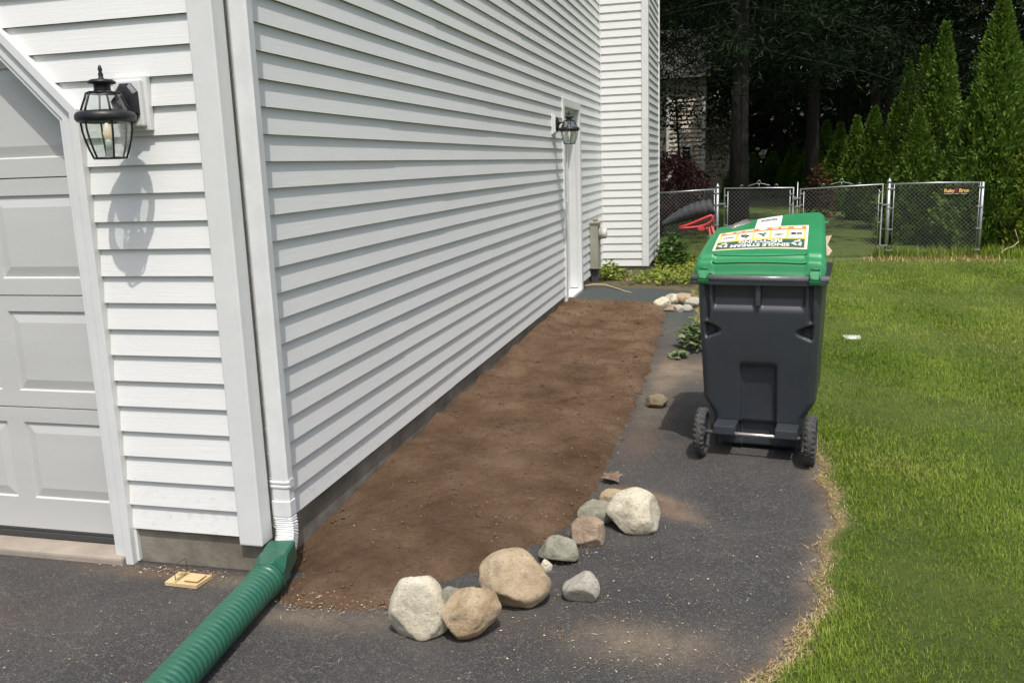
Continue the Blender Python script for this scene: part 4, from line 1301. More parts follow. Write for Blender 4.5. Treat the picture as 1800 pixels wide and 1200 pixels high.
# lid, as a surface over (u, b): u across, b away from the hinge
LB = 0.80
TH = R(12.0)
def lid_h(u, b):
    h_ = 0.055 * sstep(0.0, 0.035, b) + 0.016 * sstep(0.075, 0.10, b) + 0.014 * math.sin(math.pi * min(1, max(0, b / LB))) + 0.012 * (1 - (u / 0.32) ** 2)
    h_ -= 0.010 * sstep(0.11, 0.06, abs(u) - 0.10) * sstep(0.03, 0.05, b) * sstep(0.095, 0.075, b) * 0
    for s in (-1, 1):     # raised straps over the hinge arms
        h_ += 0.010 * sstep(0.044, 0.034, abs(u - s * 0.262)) * sstep(0.16, 0.13, b)
    return h_
def lid_p(u, b, dh=0.0):
    h_ = lid_h(u, b) + dh
    tw = 0.045 * (u / 0.3) * (b / LB) ** 1.2
    v_ = 0.045 + b * math.cos(TH) - h_ * math.sin(TH)
    w_ = 0.945 + b * math.sin(TH) + h_ * math.cos(TH) + tw + 0.006 * math.sin(u * 9 + 1) * (b / LB)
    return Vector((u - 0.030 * (b / LB), v_, w_))
def lid_hw(b):
    t = b / LB
    hw = 0.318 - 0.020 * t
    rc = 0.07
    if b > LB - rc:
        q_ = (b - (LB - rc)) / rc
        hw -= rc * (1 - math.sqrt(max(0, 1 - q_ * q_)))
    if b < 0.05:
        q_ = (0.05 - b) / 0.05
        hw -= 0.03 * (1 - math.sqrt(max(0, 1 - q_ * q_)))
    return hw
mb = MB()
bs = np.concatenate([np.linspace(0, 0.18, 26), np.linspace(0.2, LB - 0.08, 18), LB - 0.07 + 0.07 * np.sin(np.linspace(0.1, math.pi / 2, 9))])
NU = 80
top, grid = [], []
for b in bs:
    hw = lid_hw(b)
    row = []
    for k in range(NU + 1):
        s = -1 + 2 * k / NU
        u = hw * s
        edge = max(0, (abs(s) - 0.90) / 0.10)
        fe = max(0, (b - (LB - 0.045)) / 0.045)
        drop = 0.022 * edge ** 2 + 0.022 * fe ** 2
        row.append(lid_p(u, b, -drop))
    grid.append(row)
vs = [[mb.bm.verts.new(p) for p in r_] for r_ in grid]
for a_, b2 in zip(vs[:-1], vs[1:]):
    for k in range(NU):
        f = mb.bm.faces.new((a_[k], a_[k + 1], b2[k + 1], b2[k])); f.smooth = True
# skirt round the three free sides and along the hinge
loop = vs[0][:] + [r_[-1] for r_ in vs[1:]] + vs[-1][-2::-1] + [r_[0] for r_ in vs[-2:0:-1]]
nrmw = Vector((0, -math.sin(TH), math.cos(TH)))
def lowered(vv, d_):
    return mb.bm.verts.new(vv.co - nrmw * d_)
prev_r = loop
lipv = [mb.bm.verts.new(v.co - nrmw * (0.030 if v.co.y > 0.12 else 0.012)) for v in loop]
cen = Vector((0, 0.42, 1.0))
for i in range(len(loop)):
    j = (i + 1) % len(loop)
    f = mb.bm.faces.new((loop[i], loop[j], lipv[j], lipv[i])); f.smooth = False
inn = [mb.bm.verts.new(v.co + (cen - v.co) * 0.06 - Vector((0, 0, 0.0))) for v in lipv]
for i in range(len(loop)):
    j = (i + 1) % len(loop)
    mb.bm.faces.new((lipv[i], lipv[j], inn[j], inn[i]))
mb.bm.faces.new(inn)
lid = mb.build('lid', MAT['lid'], cart)
for s in (-1, 1):      # side grips at the front corners
    mb = MB()
    for (b, ln) in ((0.66, 0.07),):
        c_ = lid_p(s * 0.305, b, -0.028)
        mb.box((c_.x - 0.016, c_.y - ln / 2, c_.z - 0.010), (c_.x + 0.016, c_.y + ln / 2, c_.z + 0.006), 0.005)
    mb.build('lid_grip', MAT['lid'], lid)
for s in (-1, 1):      # hinge straps gripping the bar
    mb = MB()
    rings = []
    for (yy, zz) in ((0.085, 1.004), (0.058, 0.992), (0.034, 0.968), (0.022, 0.945), (0.020, 0.928), (0.026, 0.914), (0.045, 0.908), (0.060, 0.914)):
        rings.append([Vector((s * 0.266 - 0.026, yy, zz)), Vector((s * 0.266 + 0.026, yy, zz)), Vector((s * 0.266 + 0.026, yy + 0.007, zz + 0.003)), Vector((s * 0.266 - 0.026, yy + 0.007, zz + 0.003))])
    mb.rings(rings, True, True, True, False)
    for e_ in (-1, 1):
        mb.tube([(s * 0.266 + e_ * 0.022, 0.046, 0.986), (s * 0.266 + e_ * 0.022, 0.028, 0.962), (s * 0.266 + e_ * 0.022, 0.018, 0.938)], 0.004, 6)
    mb.tube([(s * 0.266 - 0.022, 0.020, 0.940), (s * 0.266 + 0.022, 0.020, 0.940)], 0.004, 6)
    mb.tube([(s * 0.266 - 0.022, 0.042, 0.988), (s * 0.266 + 0.022, 0.042, 0.988)], 0.004, 6)
    mb.build('hinge_strap', MAT['lid'], lid)
mb = MB()
mb.tube([lid_p(-0.225 + 0.45 * k / 24, 0.030, 0.002) for k in range(25)], 0.005, 6)
mb.tube([lid_p(-0.225 + 0.45 * k / 24, 0.098 - 0.010 * math.sin(math.pi * k / 24), 0.001) for k in range(25)], 0.004, 6)
mb.build('lid_ridge', MAT['lid'], lid)

# sticker: sheets and print wrapped on the lid. sticker coords: a in [0,1] from right to left as seen from behind, t in [0,1] from hinge outwards
SU0, SU1, SB0, SB1 = 0.232, -0.232, 0.165, 0.520
def st(a_, t, dh):
    ww = 1.0
    return lid_p(SU0 + (SU1 - SU0) * a_ - 0.01, SB0 + (SB1 - SB0) * t + 0.006 * (a_ - 0.5), 0.0015 + dh)
def patch(mb, a0, a1, t0, t1, dh, na=18, nt_=8, mat=0):
    g_ = [[mb.bm.verts.new(st(a0 + (a1 - a0) * i / na, t0 + (t1 - t0) * j / nt_, dh)) for j in range(nt_ + 1)] for i in range(na + 1)]
    for i in range(na):
        for j in range(nt_):
            f = mb.bm.faces.new((g_[i][j], g_[i + 1][j], g_[i + 1][j + 1], g_[i][j + 1])); f.smooth = True; f.material_index = mat
def shape(mb, pts, dh, mat=0):
    mb.bm.faces.new([mb.bm.verts.new(st(a_, t, dh)) for a_, t in pts]).material_index = mat
sm = [MAT['st_cream'], MAT['st_yellow'], MAT['st_green'], MAT['st_red'], MAT['st_white'], MAT['st_black'], MAT['st_pale']]
mb = MB()
patch(mb, 0, 1, 0, 1, 0.0, 24, 20, 0)
patch(mb, 0.025, 0.975, 0.03, 0.965, 0.0010, 24, 20, 1)
patch(mb, 0.030, 0.970, 0.045, 0.375, 0.0020, 24, 10, 2)
patch(mb, 0.030, 0.970, 0.81, 0.935, 0.0020, 24, 4, 3)
for k in range(5):
    a0 = 0.045 + k * 0.186
    patch(mb, a0, a0 + 0.160, 0.435, 0.775, 0.0020, 6, 8, 4)
for (c_, rx) in ((0.115, 0.05), (0.50, 0.05), (0.88, 0.05)):
    shape(mb, [(c_ + rx * math.cos(a_), 0.872 + 0.048 * math.sin(a_)) for a_ in np.linspace(0, 2 * math.pi, 16, endpoint=False)], 0.0032, 4)
for (a0, a1) in ((0.22, 0.30), (0.33, 0.40), (0.60, 0.70), (0.74, 0.80)):
    patch(mb, a0, a1, 0.835, 0.91, 0.0030, 3, 2, 6)
# pictograms
def rectp(c_, t, w_, h_): return [(c_ - w_, t - h_), (c_ + w_, t - h_), (c_ + w_, t + h_), (c_ - w_, t + h_)]
ic = [0.125 + k * 0.186 for k in range(5)]
for dx, w_ in ((-0.05, .012), (-0.022, .02), (0.015, .01), (0.04, .016)):       # bottles and jars
    shape(mb, rectp(ic[0] + dx, 0.60, w_, 0.035 + 0.02 * (dx > 0)), 0.0030, 5)
shape(mb, [(ic[1] - .065, .57), (ic[1], .54), (ic[1] + .065, .57), (ic[1] + .02, .66), (ic[1] - .02, .66)], 0.0030, 6)   # newspapers
shape(mb, [(ic[1] - .06, .565), (ic[1], .535), (ic[1] + .06, .565), (ic[1], .585)], 0.0038, 5)
for dx, dt in ((-0.02, -0.05), (0.0, 0.02), (0.025, 0.05), (-0.03, 0.05)):         # cartons and cans
    shape(mb, rectp(ic[2] + dx, 0.60 + dt, 0.018, 0.03), 0.0030, 5)
for dx, dt in ((-0.03, 0.0), (0.0, 0.04), (0.02, -0.02), (0.035, 0.05), (-0.015, -0.06)):
    shape(mb, rectp(ic[3] + dx, 0.60 + dt, 0.016, 0.04), 0.0030, 5)
for k in range(5):
    shape(mb, rectp(ic[4] - 0.05 + k * 0.024, 0.60, 0.008, 0.03 + 0.012 * (k % 2)), 0.0030, 5)
# arrows triangle marks
for c_ in (0.105, 0.895):
    for k in range(3):
        a0 = R(90 + 120 * k)
        pts_ = []
        for rr, da in ((1.0, -50), (1.0, 5), (1.35, 22), (0.75, 55), (0.45, 15), (0.5, -50)):
            pts_.append((c_ + 0.052 * rr * math.cos(a0 + R(da)), 0.21 + 0.105 * rr * math.sin(a0 + R(da))))
        shape(mb, pts_, 0.0032, 4)
sto = mb.build('recycling_sticker', sm, lid, fix=False)
def text_mesh(txt, size, fn, extr=0.0, bold=0.0):
    cu = bpy.data.curves.new('txt', 'FONT')
    cu.body = txt; cu.size = size; cu.align_x = 'CENTER'; cu.offset = bold; cu.resolution_u = 3
    o = bpy.data.objects.new('txt', cu)
    COL.objects.link(o)
    dg = bpy.context.evaluated_depsgraph_get()
    me = bpy.data.meshes.new_from_object(o.evaluated_get(dg))
    bpy.data.objects.remove(o)
    for v in me.vertices:
        v.co = fn(v.co.x, v.co.y)
    return me
def st_text(txt, t, sx, sy):
    return text_mesh(txt, 1.0, lambda x_, y_: st(0.5 + x_ * sx, t - y_ * sy, 0.0032), bold=0.035)
for txt, t, sx, sy in (('SINGLE STREAM', 0.195, 0.089, 0.165), ('RECYCLING', 0.350, 0.088, 0.165)):
    link_mesh('lettering', st_text(txt, t, sx, sy), MAT['st_white'], lid)
mb = MB()
patch(mb, 0.31, 0.60, 1.0, 1.62, 0.0004, 8, 14, 0)
for k in range(9):
    patch(mb, 0.365 + k * 0.021, 0.380 + k * 0.021, 1.36 + 0.02 * (k % 2), 1.46 + 0.02 * (k % 3), 0.0014, 1, 2, 1)
for k in range(7):
    patch(mb, 0.375 + k * 0.025, 0.385 + k * 0.025, 1.19, 1.23, 0.0014, 1, 1, 2)
mb.build('number_label', [MAT['st_white'], MAT['st_black'], MAT['st_pale']], lid, fix=False)

# cardboard poking out at the right, a grey bag at the left
Mc = Matrix.Translation((1.862, 1.572, 0)) @ Matrix.Rotation(CY, 4, 'Z')
mb = MB()
mb.rings([[Vector(p) for p in ((0.16, 0.42, 1.02), (0.312, 0.37, 1.015), (0.326, 0.42, 1.035), (0.300, 0.46, 1.06), (0.318, 0.52, 1.105), (0.16, 0.56, 1.08))], [Vector((p[0], p[1], p[2] + 0.005)) for p in ((0.16, 0.42, 1.02), (0.312, 0.37, 1.015), (0.326, 0.42, 1.035), (0.300, 0.46, 1.06), (0.318, 0.52, 1.105), (0.16, 0.56, 1.08))]], True, True, True, False)
cb = mb.build('cardboard_piece', MAT['card'])
cb.matrix_world = Mc
tag(cb, 'torn cardboard sticking out under the right edge of the green lid', 'cardboard')
mb = MB()
rings = []
for i in range(13):
    t = i / 12
    cx_ = -0.29 + 0.34 * t; cy_ = 0.62 + 0.14 * math.sin(t * 2.6); cz_ = 1.055 + 0.075 * math.sin(math.pi * min(1, t * 1.25)) ** 0.8 + 0.02 * t
    rr = 0.022 + 0.020 * math.sin(math.pi * t)
    rings.append([Vector((cx_ + 0.3 * rr * math.sin(k * 1.3 + i), cy_ + rr * 1.5 * math.cos(2 * math.pi * k / 12), cz_ + rr * math.sin(2 * math.pi * k / 12) + 0.006 * math.sin(k * 2.1 + i * 1.7))) for k in range(12)])
mb.rings(rings, True, True, True, True)
bg_ = mb.build('plastic_bag', MAT['bag'])
bg_.matrix_world = Mc
tag(bg_, 'crumpled grey plastic bag bulging out at the left of the green lid', 'plastic bag')

# ------------------------------------------------------------------ chain link fence
FY = 10.70
def cl_mesh(x0, x1, z0, z1, y, pitch=0.058, r_=0.0021, slope=0.0):
    """diagonal wires both ways, each zig-zagging a little in depth where they interlock"""
    Vs, Fs = [], []
    w_, h_ = x1 - x0, z1 - z0
    def add(xa, za, xb, zb, dy):
        a_ = np.array([xa, y + dy, za]); b2 = np.array([xb, y + dy, zb])
        d_ = b2 - a_; L_ = np.linalg.norm(d_)
        if L_ < 0.01: return
        d_ /= L_
        s_ = np.array([-d_[2], 0, d_[0]])
        t_ = np.array([0, 1.0, 0])
        o_ = len(Vs) * 6
        vs_ = []
        for p_ in (a_, b2):
            for k in range(3):
                an = 2 * math.pi * k / 3
                vs_.append(p_ + (s_ * math.cos(an) + t_ * math.sin(an)) * r_)
        Vs.append(vs_)
        for k in range(3):
            k2 = (k + 1) % 3
            Fs.append((o_ + k, o_ + k2, o_ + 3 + k2, o_ + 3 + k))
    c_ = -h_
    while c_ < w_:
        # rising to the right: x = c + (z - z0)
        xa, za = c_, 0.0
        if xa < 0: za = -xa; xa = 0.0
        xb, zb = c_ + h_, h_
        if xb > w_: zb = h_ - (xb - w_); xb = w_
        add(x0 + xa, z0 + za + slope * xa, x0 + xb, z0 + zb + slope * xb, 0.002)
        add(x0 + w_ - xa, z0 + za + slope * (w_ - xa), x0 + w_ - xb, z0 + zb + slope * (w_ - xb), -0.002)
        c_ += pitch
    return np.array(Vs).reshape(-1, 3), np.array(Fs)
def post(x, z1, parent, r_=0.024, cap=True, y=FY):
    mb = MB()
    mb.lathe([(r_, -0.05), (r_, z1 - 0.035)], 14, Matrix.Translation((x, y, 0)))
    po = mb.build('post', MAT['steel'], parent)
    if cap:
        mb = MB()
        mb.lathe([(r_ + .004, z1 - .05), (r_ + .005, z1 - .028), (r_ * .95, z1 - .012), (r_ * .4, z1), (r_ * .35, z1 + .012), (0.002, z1 + .02)], 14, Matrix.Translation((x, y, 0)))
        mb.build('post_cap', MAT['steel'], po)
    return po
def clamp(mb, x0, x1, z, y=FY):
    mb.box((x0, y - 0.030, z - 0.010), (x1, y - 0.022, z + 0.010), 0.002)
    mb.box((x0, y - 0.030, z - 0.009), (x0 + 0.012, y + 0.02, z + 0.009), 0.002)
def ties(mb, x0, x1, z, k):
    for i in range(k):
        x_ = x0 + (x1 - x0) * (i + 0.5) / k
        mb.lathe([(0.019, -0.004), (0.019, 0.004)], 8, Matrix.Translation((x_, FY, z)) @ Matrix.Rotation(R(80), 4, 'Y'))
# left run
fl = empty('chain_link_fence', (0, 0, 0))
tag(fl, 'short grey chain link fence run between the house bay and the gate post', 'fence', 'chain link fence runs')
post(1.480, 1.145, fl)
mb = MB(); mb.tube([(0.60, FY, 1.04), (1.455, FY, 1.075)], 0.014, 10); mb.build('top_rail', MAT['steel'], fl)
V, F = cl_mesh(0.60, 1.44, 0.02, 1.06, FY - 0.018); np_mesh('chain_link_mesh', V, F, MAT['wire'], fl)
mb = MB(); mb.tube([(1.435, FY - 0.018, 0.02), (1.435, FY - 0.018, 1.07)], 0.006, 6)
for z in (0.25, 0.55, 0.85, 1.02): clamp(mb, 1.43, 1.505, z)
mb.build('tension_bar', MAT['steel'], fl)
# gates
def gate(x0, x1, zl, zr, label):
    g_ = empty('fence_gate', (0, 0, 0))
    tag(g_, label, 'gate', 'chain link gate leaves')
    mb = MB()
    z0 = 0.03
    mb.tube([(x0, FY, z0), (x0, FY, zl), (x1, FY, zr), (x1, FY, z0), (x0, FY, z0)], 0.0165, 10)
    mb.build('gate_frame', MAT['steel'], g_)
    V, F = cl_mesh(x0 + 0.05, x1 - 0.05, z0 + 0.01, min(zl, zr) - 0.015, FY - 0.012, slope=(zr - zl) / (x1 - x0) * 0.9)
    np_mesh('chain_link_mesh', V, F, MAT['wire'], g_)
    for x_, s in ((x0 + 0.045, 1), (x1 - 0.045, -1)):
        mb = MB()
        mb.tube([(x_, FY - 0.012, z0 + .03), (x_, FY - 0.012, min(zl, zr) - 0.03)], 0.0055, 6)
        for z in (0.2, 0.55, 0.82, 0.98):
            mb.box((min(x_, x_ - s * 0.055), FY - 0.024, z - 0.009), (max(x_, x_ - s * 0.055), FY - 0.017, z + 0.009), 0.002)
        mb.build('tension_bar', MAT['steel'], g_)
    # wrought scroll on the top rail
    mb = MB()
    xm, zm = (x0 + x1) / 2, (zl + zr) / 2 + 0.012
    w_ = 0.20
    def curl(cx_, cz_, r_, a0, a1):
        return [(cx_ + r_ * math.cos(R(a_)), FY, cz_ + r_ * math.sin(R(a_))) for a_ in np.linspace(a0, a1, 12)]
    mb.tube(curl(xm, zm + 0.075, 0.022, -60, 240), 0.0045, 6)
    mb.tube([(xm, FY, zm), (xm, FY, zm + 0.055)], 0.007, 6)
    for s in (-1, 1):
        mb.tube([(xm + s * w_ * t, FY, zm + 0.055 * (1 - t) ** 0.8 + 0.006) for t in np.linspace(0.05, 0.8, 8)] , 0.004, 6)
        mb.tube([(xm + s * (0.245 + 0.020 * math.cos(R(a_))), FY, zm + 0.018 + 0.018 * math.sin(R(a_))) for a_ in np.linspace(180, -60, 10)], 0.004, 6)
    mb.build('scroll_ornament', MAT['steel'], g_)
    mb = MB()
    return g_
g1 = gate(1.585, 2.555, 1.085, 1.070, 'left gate leaf of grey chain link with a scroll on top')
g2 = gate(2.655, 3.765, 1.045, 1.088, 'right gate leaf of grey chain link, wider, beside the tall capped post')
for z in (0.22, 0.86):
    mb = MB(); clamp(mb, 1.50, 1.60, z); mb.build('hinge', MAT['steel'], g1)
mb = MB()
mb.tube([(2.612, FY - 0.01, 0.02), (2.612, FY - 0.01, 1.15)], 0.008, 8)
clamp(mb, 2.55, 2.66, 0.92); clamp(mb, 2.57, 2.66, 0.80); mb.box((2.54, FY - 0.034, 0.90), (2.60, FY - 0.02, 0.94), 0.002)
mb.build('drop_rod_latch', MAT['steel'], g1)
for z in (0.22, 0.80):
    mb = MB(); clamp(mb, 3.755, 3.86, z); mb.build('hinge', MAT['steel'], g2)
fr = empty('chain_link_fence', (0, 0, 0))
tag(fr, 'grey chain link fence run with a small sign, right of the gates', 'fence', 'chain link fence runs')
post(3.850, 1.155, fr, 0.027)
post(5.06, 1.12, fr, 0.022, False)
mb = MB(); mb.tube([(3.88, FY, 1.085), (4.5, FY, 1.088), (5.05, FY, 1.075)], 0.014, 10); mb.build('top_rail', MAT['steel'], fr)
V, F = cl_mesh(3.92, 5.02, 0.04, 1.085, FY - 0.018); np_mesh('chain_link_mesh', V, F, MAT['wire'], fr)
for x_ in (3.915, 5.02):
    mb = MB()
    mb.tube([(x_, FY - 0.018, 0.04), (x_, FY - 0.018, 1.08)], 0.006, 6)
    for z in (0.15, 0.45, 0.75, 1.02): clamp(mb, x_ - 0.03 if x_ > 4 else x_ - 0.08, x_ + 0.05 if x_ > 4 else x_ + 0.01, z)
    mb.build('tension_bar', MAT['steel'], fr)
# sign
sg = empty('fence_sign', (4.715, FY - 0.035, 0.975))
tag(sg, 'small dark sign with orange lettering hung on the chain link', 'sign')
mb = MB(); mb.box((-0.168, -0.003, -0.055), (0.168, 0.003, 0.055), 0.001)
mb.build('sign_board', MAT['sign_dark'], sg)
def sgt(ox, oz, s): return lambda x_, y_: Vector((ox + x_ * s, -0.0055, oz + y_ * s * 1.05))
for txt, ox in (('Reby', -0.088), ('Bros', 0.098)):
    link_mesh('lettering', text_mesh(txt, 1.0, sgt(ox, -0.020, 0.066), bold=0.03), MAT['sign_orange'], sg)
mb = MB(); mb.box((-0.020, -0.007, -0.030), (0.022, -0.004, 0.045), 0.001)
mb.build('sign_emblem', MAT['sign_maroon'], sg)
mb = MB()
for x0, x1 in ((-0.155, -0.05), (-0.03, 0.04), (0.06, 0.14)):
    mb.box((x0, -0.006, -0.046), (x1, -0.0035, -0.036))
mb.build('small_print', MAT['rk_pale'], sg)

# ------------------------------------------------------------------ wheelbarrow behind the cart
wb = empty('wheelbarrow', (1.28, 10.28, 0))
tag(wb, 'black tray wheelbarrow with red handles parked against the chain link fence', 'wheelbarrow')
O = Vector((1.28, 10.28, 0))
mb = MB()
def tray_ring(t, inset=0.0):
    # t 0 = pointed nose at the left and low, 1 = right and high
    x_ = 0.715 + 0.715 * t
    zc = 0.595 + 0.235 * t
    hh = (0.012 + 0.105 * math.sin(math.pi * min(1, t * 0.62 + 0.02)) ** 0.8) - inset
    hd = (0.03 + 0.22 * math.sin(math.pi * min(1, 0.08 + t * 0.55))) - inset
    zz = zc + 0.045 * math.sin(math.pi * t)
    return [Vector((x_ - O.x - 0.03 * math.sin(a_), hd * math.cos(a_) * 0.6 + 0.06, zz + hh * math.sin(a_) + 0.011 * math.sin(52 * t + 1.5 * a_) * t)) for a_ in np.linspace(0, 2 * math.pi, 20, endpoint=False)]
mb.rings([tray_ring(t) for t in np.linspace(0, 1, 70)], True, True, True, True)
mb.build('tray', MAT['blackpoly'], wb)
mb = MB()
for yy in (-0.10, 0.14):
    loop_ = [(0.95, 0.555), (1.05, 0.585), (1.20, 0.640), (1.33, 0.695), (1.40, 0.722), (1.425, 0.712), (1.428, 0.675), (1.40, 0.635), (1.33, 0.590), (1.22, 0.562), (1.10, 0.552), (0.98, 0.549), (0.95, 0.555)]
    mb.tube([(x_ - O.x, yy, z_) for x_, z_ in loop_], 0.021, 8)
mb.build('handle_frame', MAT['redpaint'], wb)
mb = MB()
mb.box((-0.06, -0.13, 0.505), (0.03, -0.07, 0.565), 0.012); mb.tube([(0.0, -0.10, 0.53), (0.14, -0.10, 0.545)], 0.012, 8)
mb.build('grip', MAT['redpaint'], wb)
mb = MB()
mb.tube([(0.10, -0.12, 0.56), (0.16, -0.12, 0.02), (0.30, -0.12, 0.02), (0.13, -0.12, 0.58)], 0.012, 8)
mb.tube([(0.10, 0.16, 0.56), (0.16, 0.16, 0.02), (0.30, 0.16, 0.02), (0.13, 0.16, 0.58)], 0.012, 8)
mb.build('stand', MAT['redpaint'], wb)
mb = MB()
mb.lathe([(0.14, -0.03), (0.165, -0.02), (0.17, 0), (0.165, 0.02), (0.14, 0.03), (0.03, 0.015), (0.03, -0.015)], 24, Matrix.Translation((0.42, 0.02, 0.19)) @ Matrix.Rotation(R(90), 4, 'X'))
mb.build('wheel', MAT['tyre'], wb)

# ------------------------------------------------------------------ small things on the ground
mb = MB()
mb.tube([(-0.03, 7.50, 0.075), (0.10, 7.56, 0.085), (0.24, 7.58, 0.080), (0.38, 7.42, 0.065), (0.52, 7.22, 0.055), (0.60, 7.16, 0.05)], [0.008, 0.010, 0.010, 0.009, 0.008, 0.006], 8)
tag(mb.build('stick', MAT['stick']), 'long pale bleached stick lying along the edge of the weeds', 'stick')
mb = MB()
mb.tube([(5.24, 10.72, 0.03), (5.33, 10.74, 0.08), (5.43, 10.76, 0.15), (5.52, 10.78, 0.18), (5.59, 10.8, 0.25)], [0.010, 0.011, 0.010, 0.008, 0.006], 8)
mb.tube([(5.59, 10.8, 0.25), (5.56, 10.82, 0.34), (5.54, 10.83, 0.42)], [0.006, 0.005, 0.003], 6)
tag(mb.build('fallen_branch', MAT['stick']), 'bare pale branch leaning out of the arborvitae beside the end post', 'branch')
mb = MB()
mb.lathe([(0.070, 0.0), (0.070, 0.012), (0.064, 0.018), (0.02, 0.020)], 24, Matrix.Translation((2.71, 4.80, 0.014)) @ Matrix.Scale(1, 4))
for k in range(6):
    mb.box((2.64 + k * 0.024, 4.76, 0.034), (2.652 + k * 0.024, 4.84, 0.038), 0.001)
tag(mb.build('valve_cover', MAT['valve']), 'small white plastic valve cover set in the lawn', 'valve cover')
mb = MB(); mb.box((0.74, 9.86, 0.10), (0.80, 9.90, 0.145), 0.01)
tag(mb.build('paper_scrap', MAT['paper']), 'white paper scrap caught in the plant beside the bay', 'paper')
mb = MB(); mb.box((0.93, 9.70, 0.02), (1.25, 9.85, 0.055), 0.012)
tag(mb.build('stepping_stone', MAT['apron']), 'flat grey stepping stone at the end of the weeds', 'stepping stone')

# weeds: low leafy cover
def leaf_cloud(name, mat, pts, size, asp=0.6, up_=0.4, parent=None):
    P = np.asarray(pts, float); nn = len(P)
    D = unit(nn); D[:, 2] = np.abs(D[:, 2]) * up_
    N = unit(nn) * 0.5 + np.array([0, 0, 1.0])
    L = size * rng.uniform(0.6, 1.3, nn)
    V, F = cards(P, D, N, L, L * asp)
    return np_mesh(name, V, F, mat, parent)
pts = []
for _ in range(5200):
    x_, y_ = rng.uniform(0.02, 1.28), rng.uniform(7.75, 10.6)
    if x_ < BX + 0.06 and y_ > 8.9: continue
    dens = 0.35 + 0.9 * fbm(x_, y_, 2.4) + 0.55 * (x_ > 0.55) - 0.2 * (y_ < 8.0)
    if rng.uniform() > dens: continue
    pts.append((x_, y_, 0.03 + float(H(x_, y_)) * 0.6 + rng.uniform(0, 0.08 + 0.08 * max(0, fbm(x_, y_, 4)))))
tag(leaf_cloud('weeds', MAT['weed'], pts, 0.055), 'yellow green low weeds covering the ground around the house bay', 'weeds', kind='stuff')
def plant(name, label, cat, mat, c_, rx, ry, h_, nn, size, asp=0.7, stemn=9, base=0.0):
    root = empty(name, (c_[0], c_[1], base))
    tag(root, label, cat)
    mb = MB()
    for k in range(stemn):
        a_ = rng.uniform(0, 6.28); r_ = rng.uniform(0.3, 0.9)
        mb.tube([(0, 0, 0), (0.4 * rx * r_ * math.cos(a_), 0.4 * ry * r_ * math.sin(a_), h_ * 0.45), (rx * r_ * math.cos(a_), ry * r_ * math.sin(a_), h_ * rng.uniform(0.6, 0.95))], [0.006, 0.004, 0.002], 5)
    mb.build('stems', MAT['shrub'], root)
    q_ = unit(nn) * (rng.uniform(0.25, 1, nn) ** 0.4)[:, None]
    q_[:, 2] = np.abs(q_[:, 2])
    lump = np.array([1 + 0.35 * mn.noise(Vector(v_) * 2.2 + Vector(c_ + (0,))) for v_ in q_])
    P = q_ * np.array([rx, ry, h_]) * lump[:, None]
    P[:, 2] = np.maximum(P[:, 2], 0.015)
    leaf_cloud('leaves', mat, P, size, asp, 0.3, root)
    return root
plant('leafy_plant', 'pale green leafy plant sprawling at the left side of the recycling cart', 'plant', MAT['hosta'], (1.46, 4.36), 0.14, 0.20, 0.25, 230, 0.070)
plant('leafy_plant', 'small trailing plant on the asphalt in front of the sprawling leafy plant', 'plant', MAT['hosta'], (1.33, 4.0), 0.08, 0.09, 0.06, 50, 0.055)
plant('green_shrub', 'fresh green shrub growing against the corner of the house bay', 'shrub', MAT['shrub'], (0.88, 9.9), 0.22, 0.35, 0.50, 900, 0.075)
plant('weed_clump', 'clump of reddish green weeds under the electric meter', 'weed', MAT['weed'], (0.20, 8.4), 0.16, 0.25, 0.26, 300, 0.06)
# tufts of tall grass along the fence foot
nn = 2600
x = rng.uniform(3.7, 5.9, nn); y = rng.normal(10.78, 0.12, nn)
V, T = blades(np.stack([x, y, np.full(nn, 0.01)], 1), rng.uniform(0.08, 0.26, nn), rng.uniform(0.006, 0.012, nn), np.abs(rng.normal(0.15, 0.2, nn)).clip(0, 0.8), rng.uniform(0.1, 0.7, nn))
tag(np_mesh('tall_grass', V, T, MAT['grass']), 'unmown grass tufts along the foot of the right fence run', 'grass', kind='stuff')

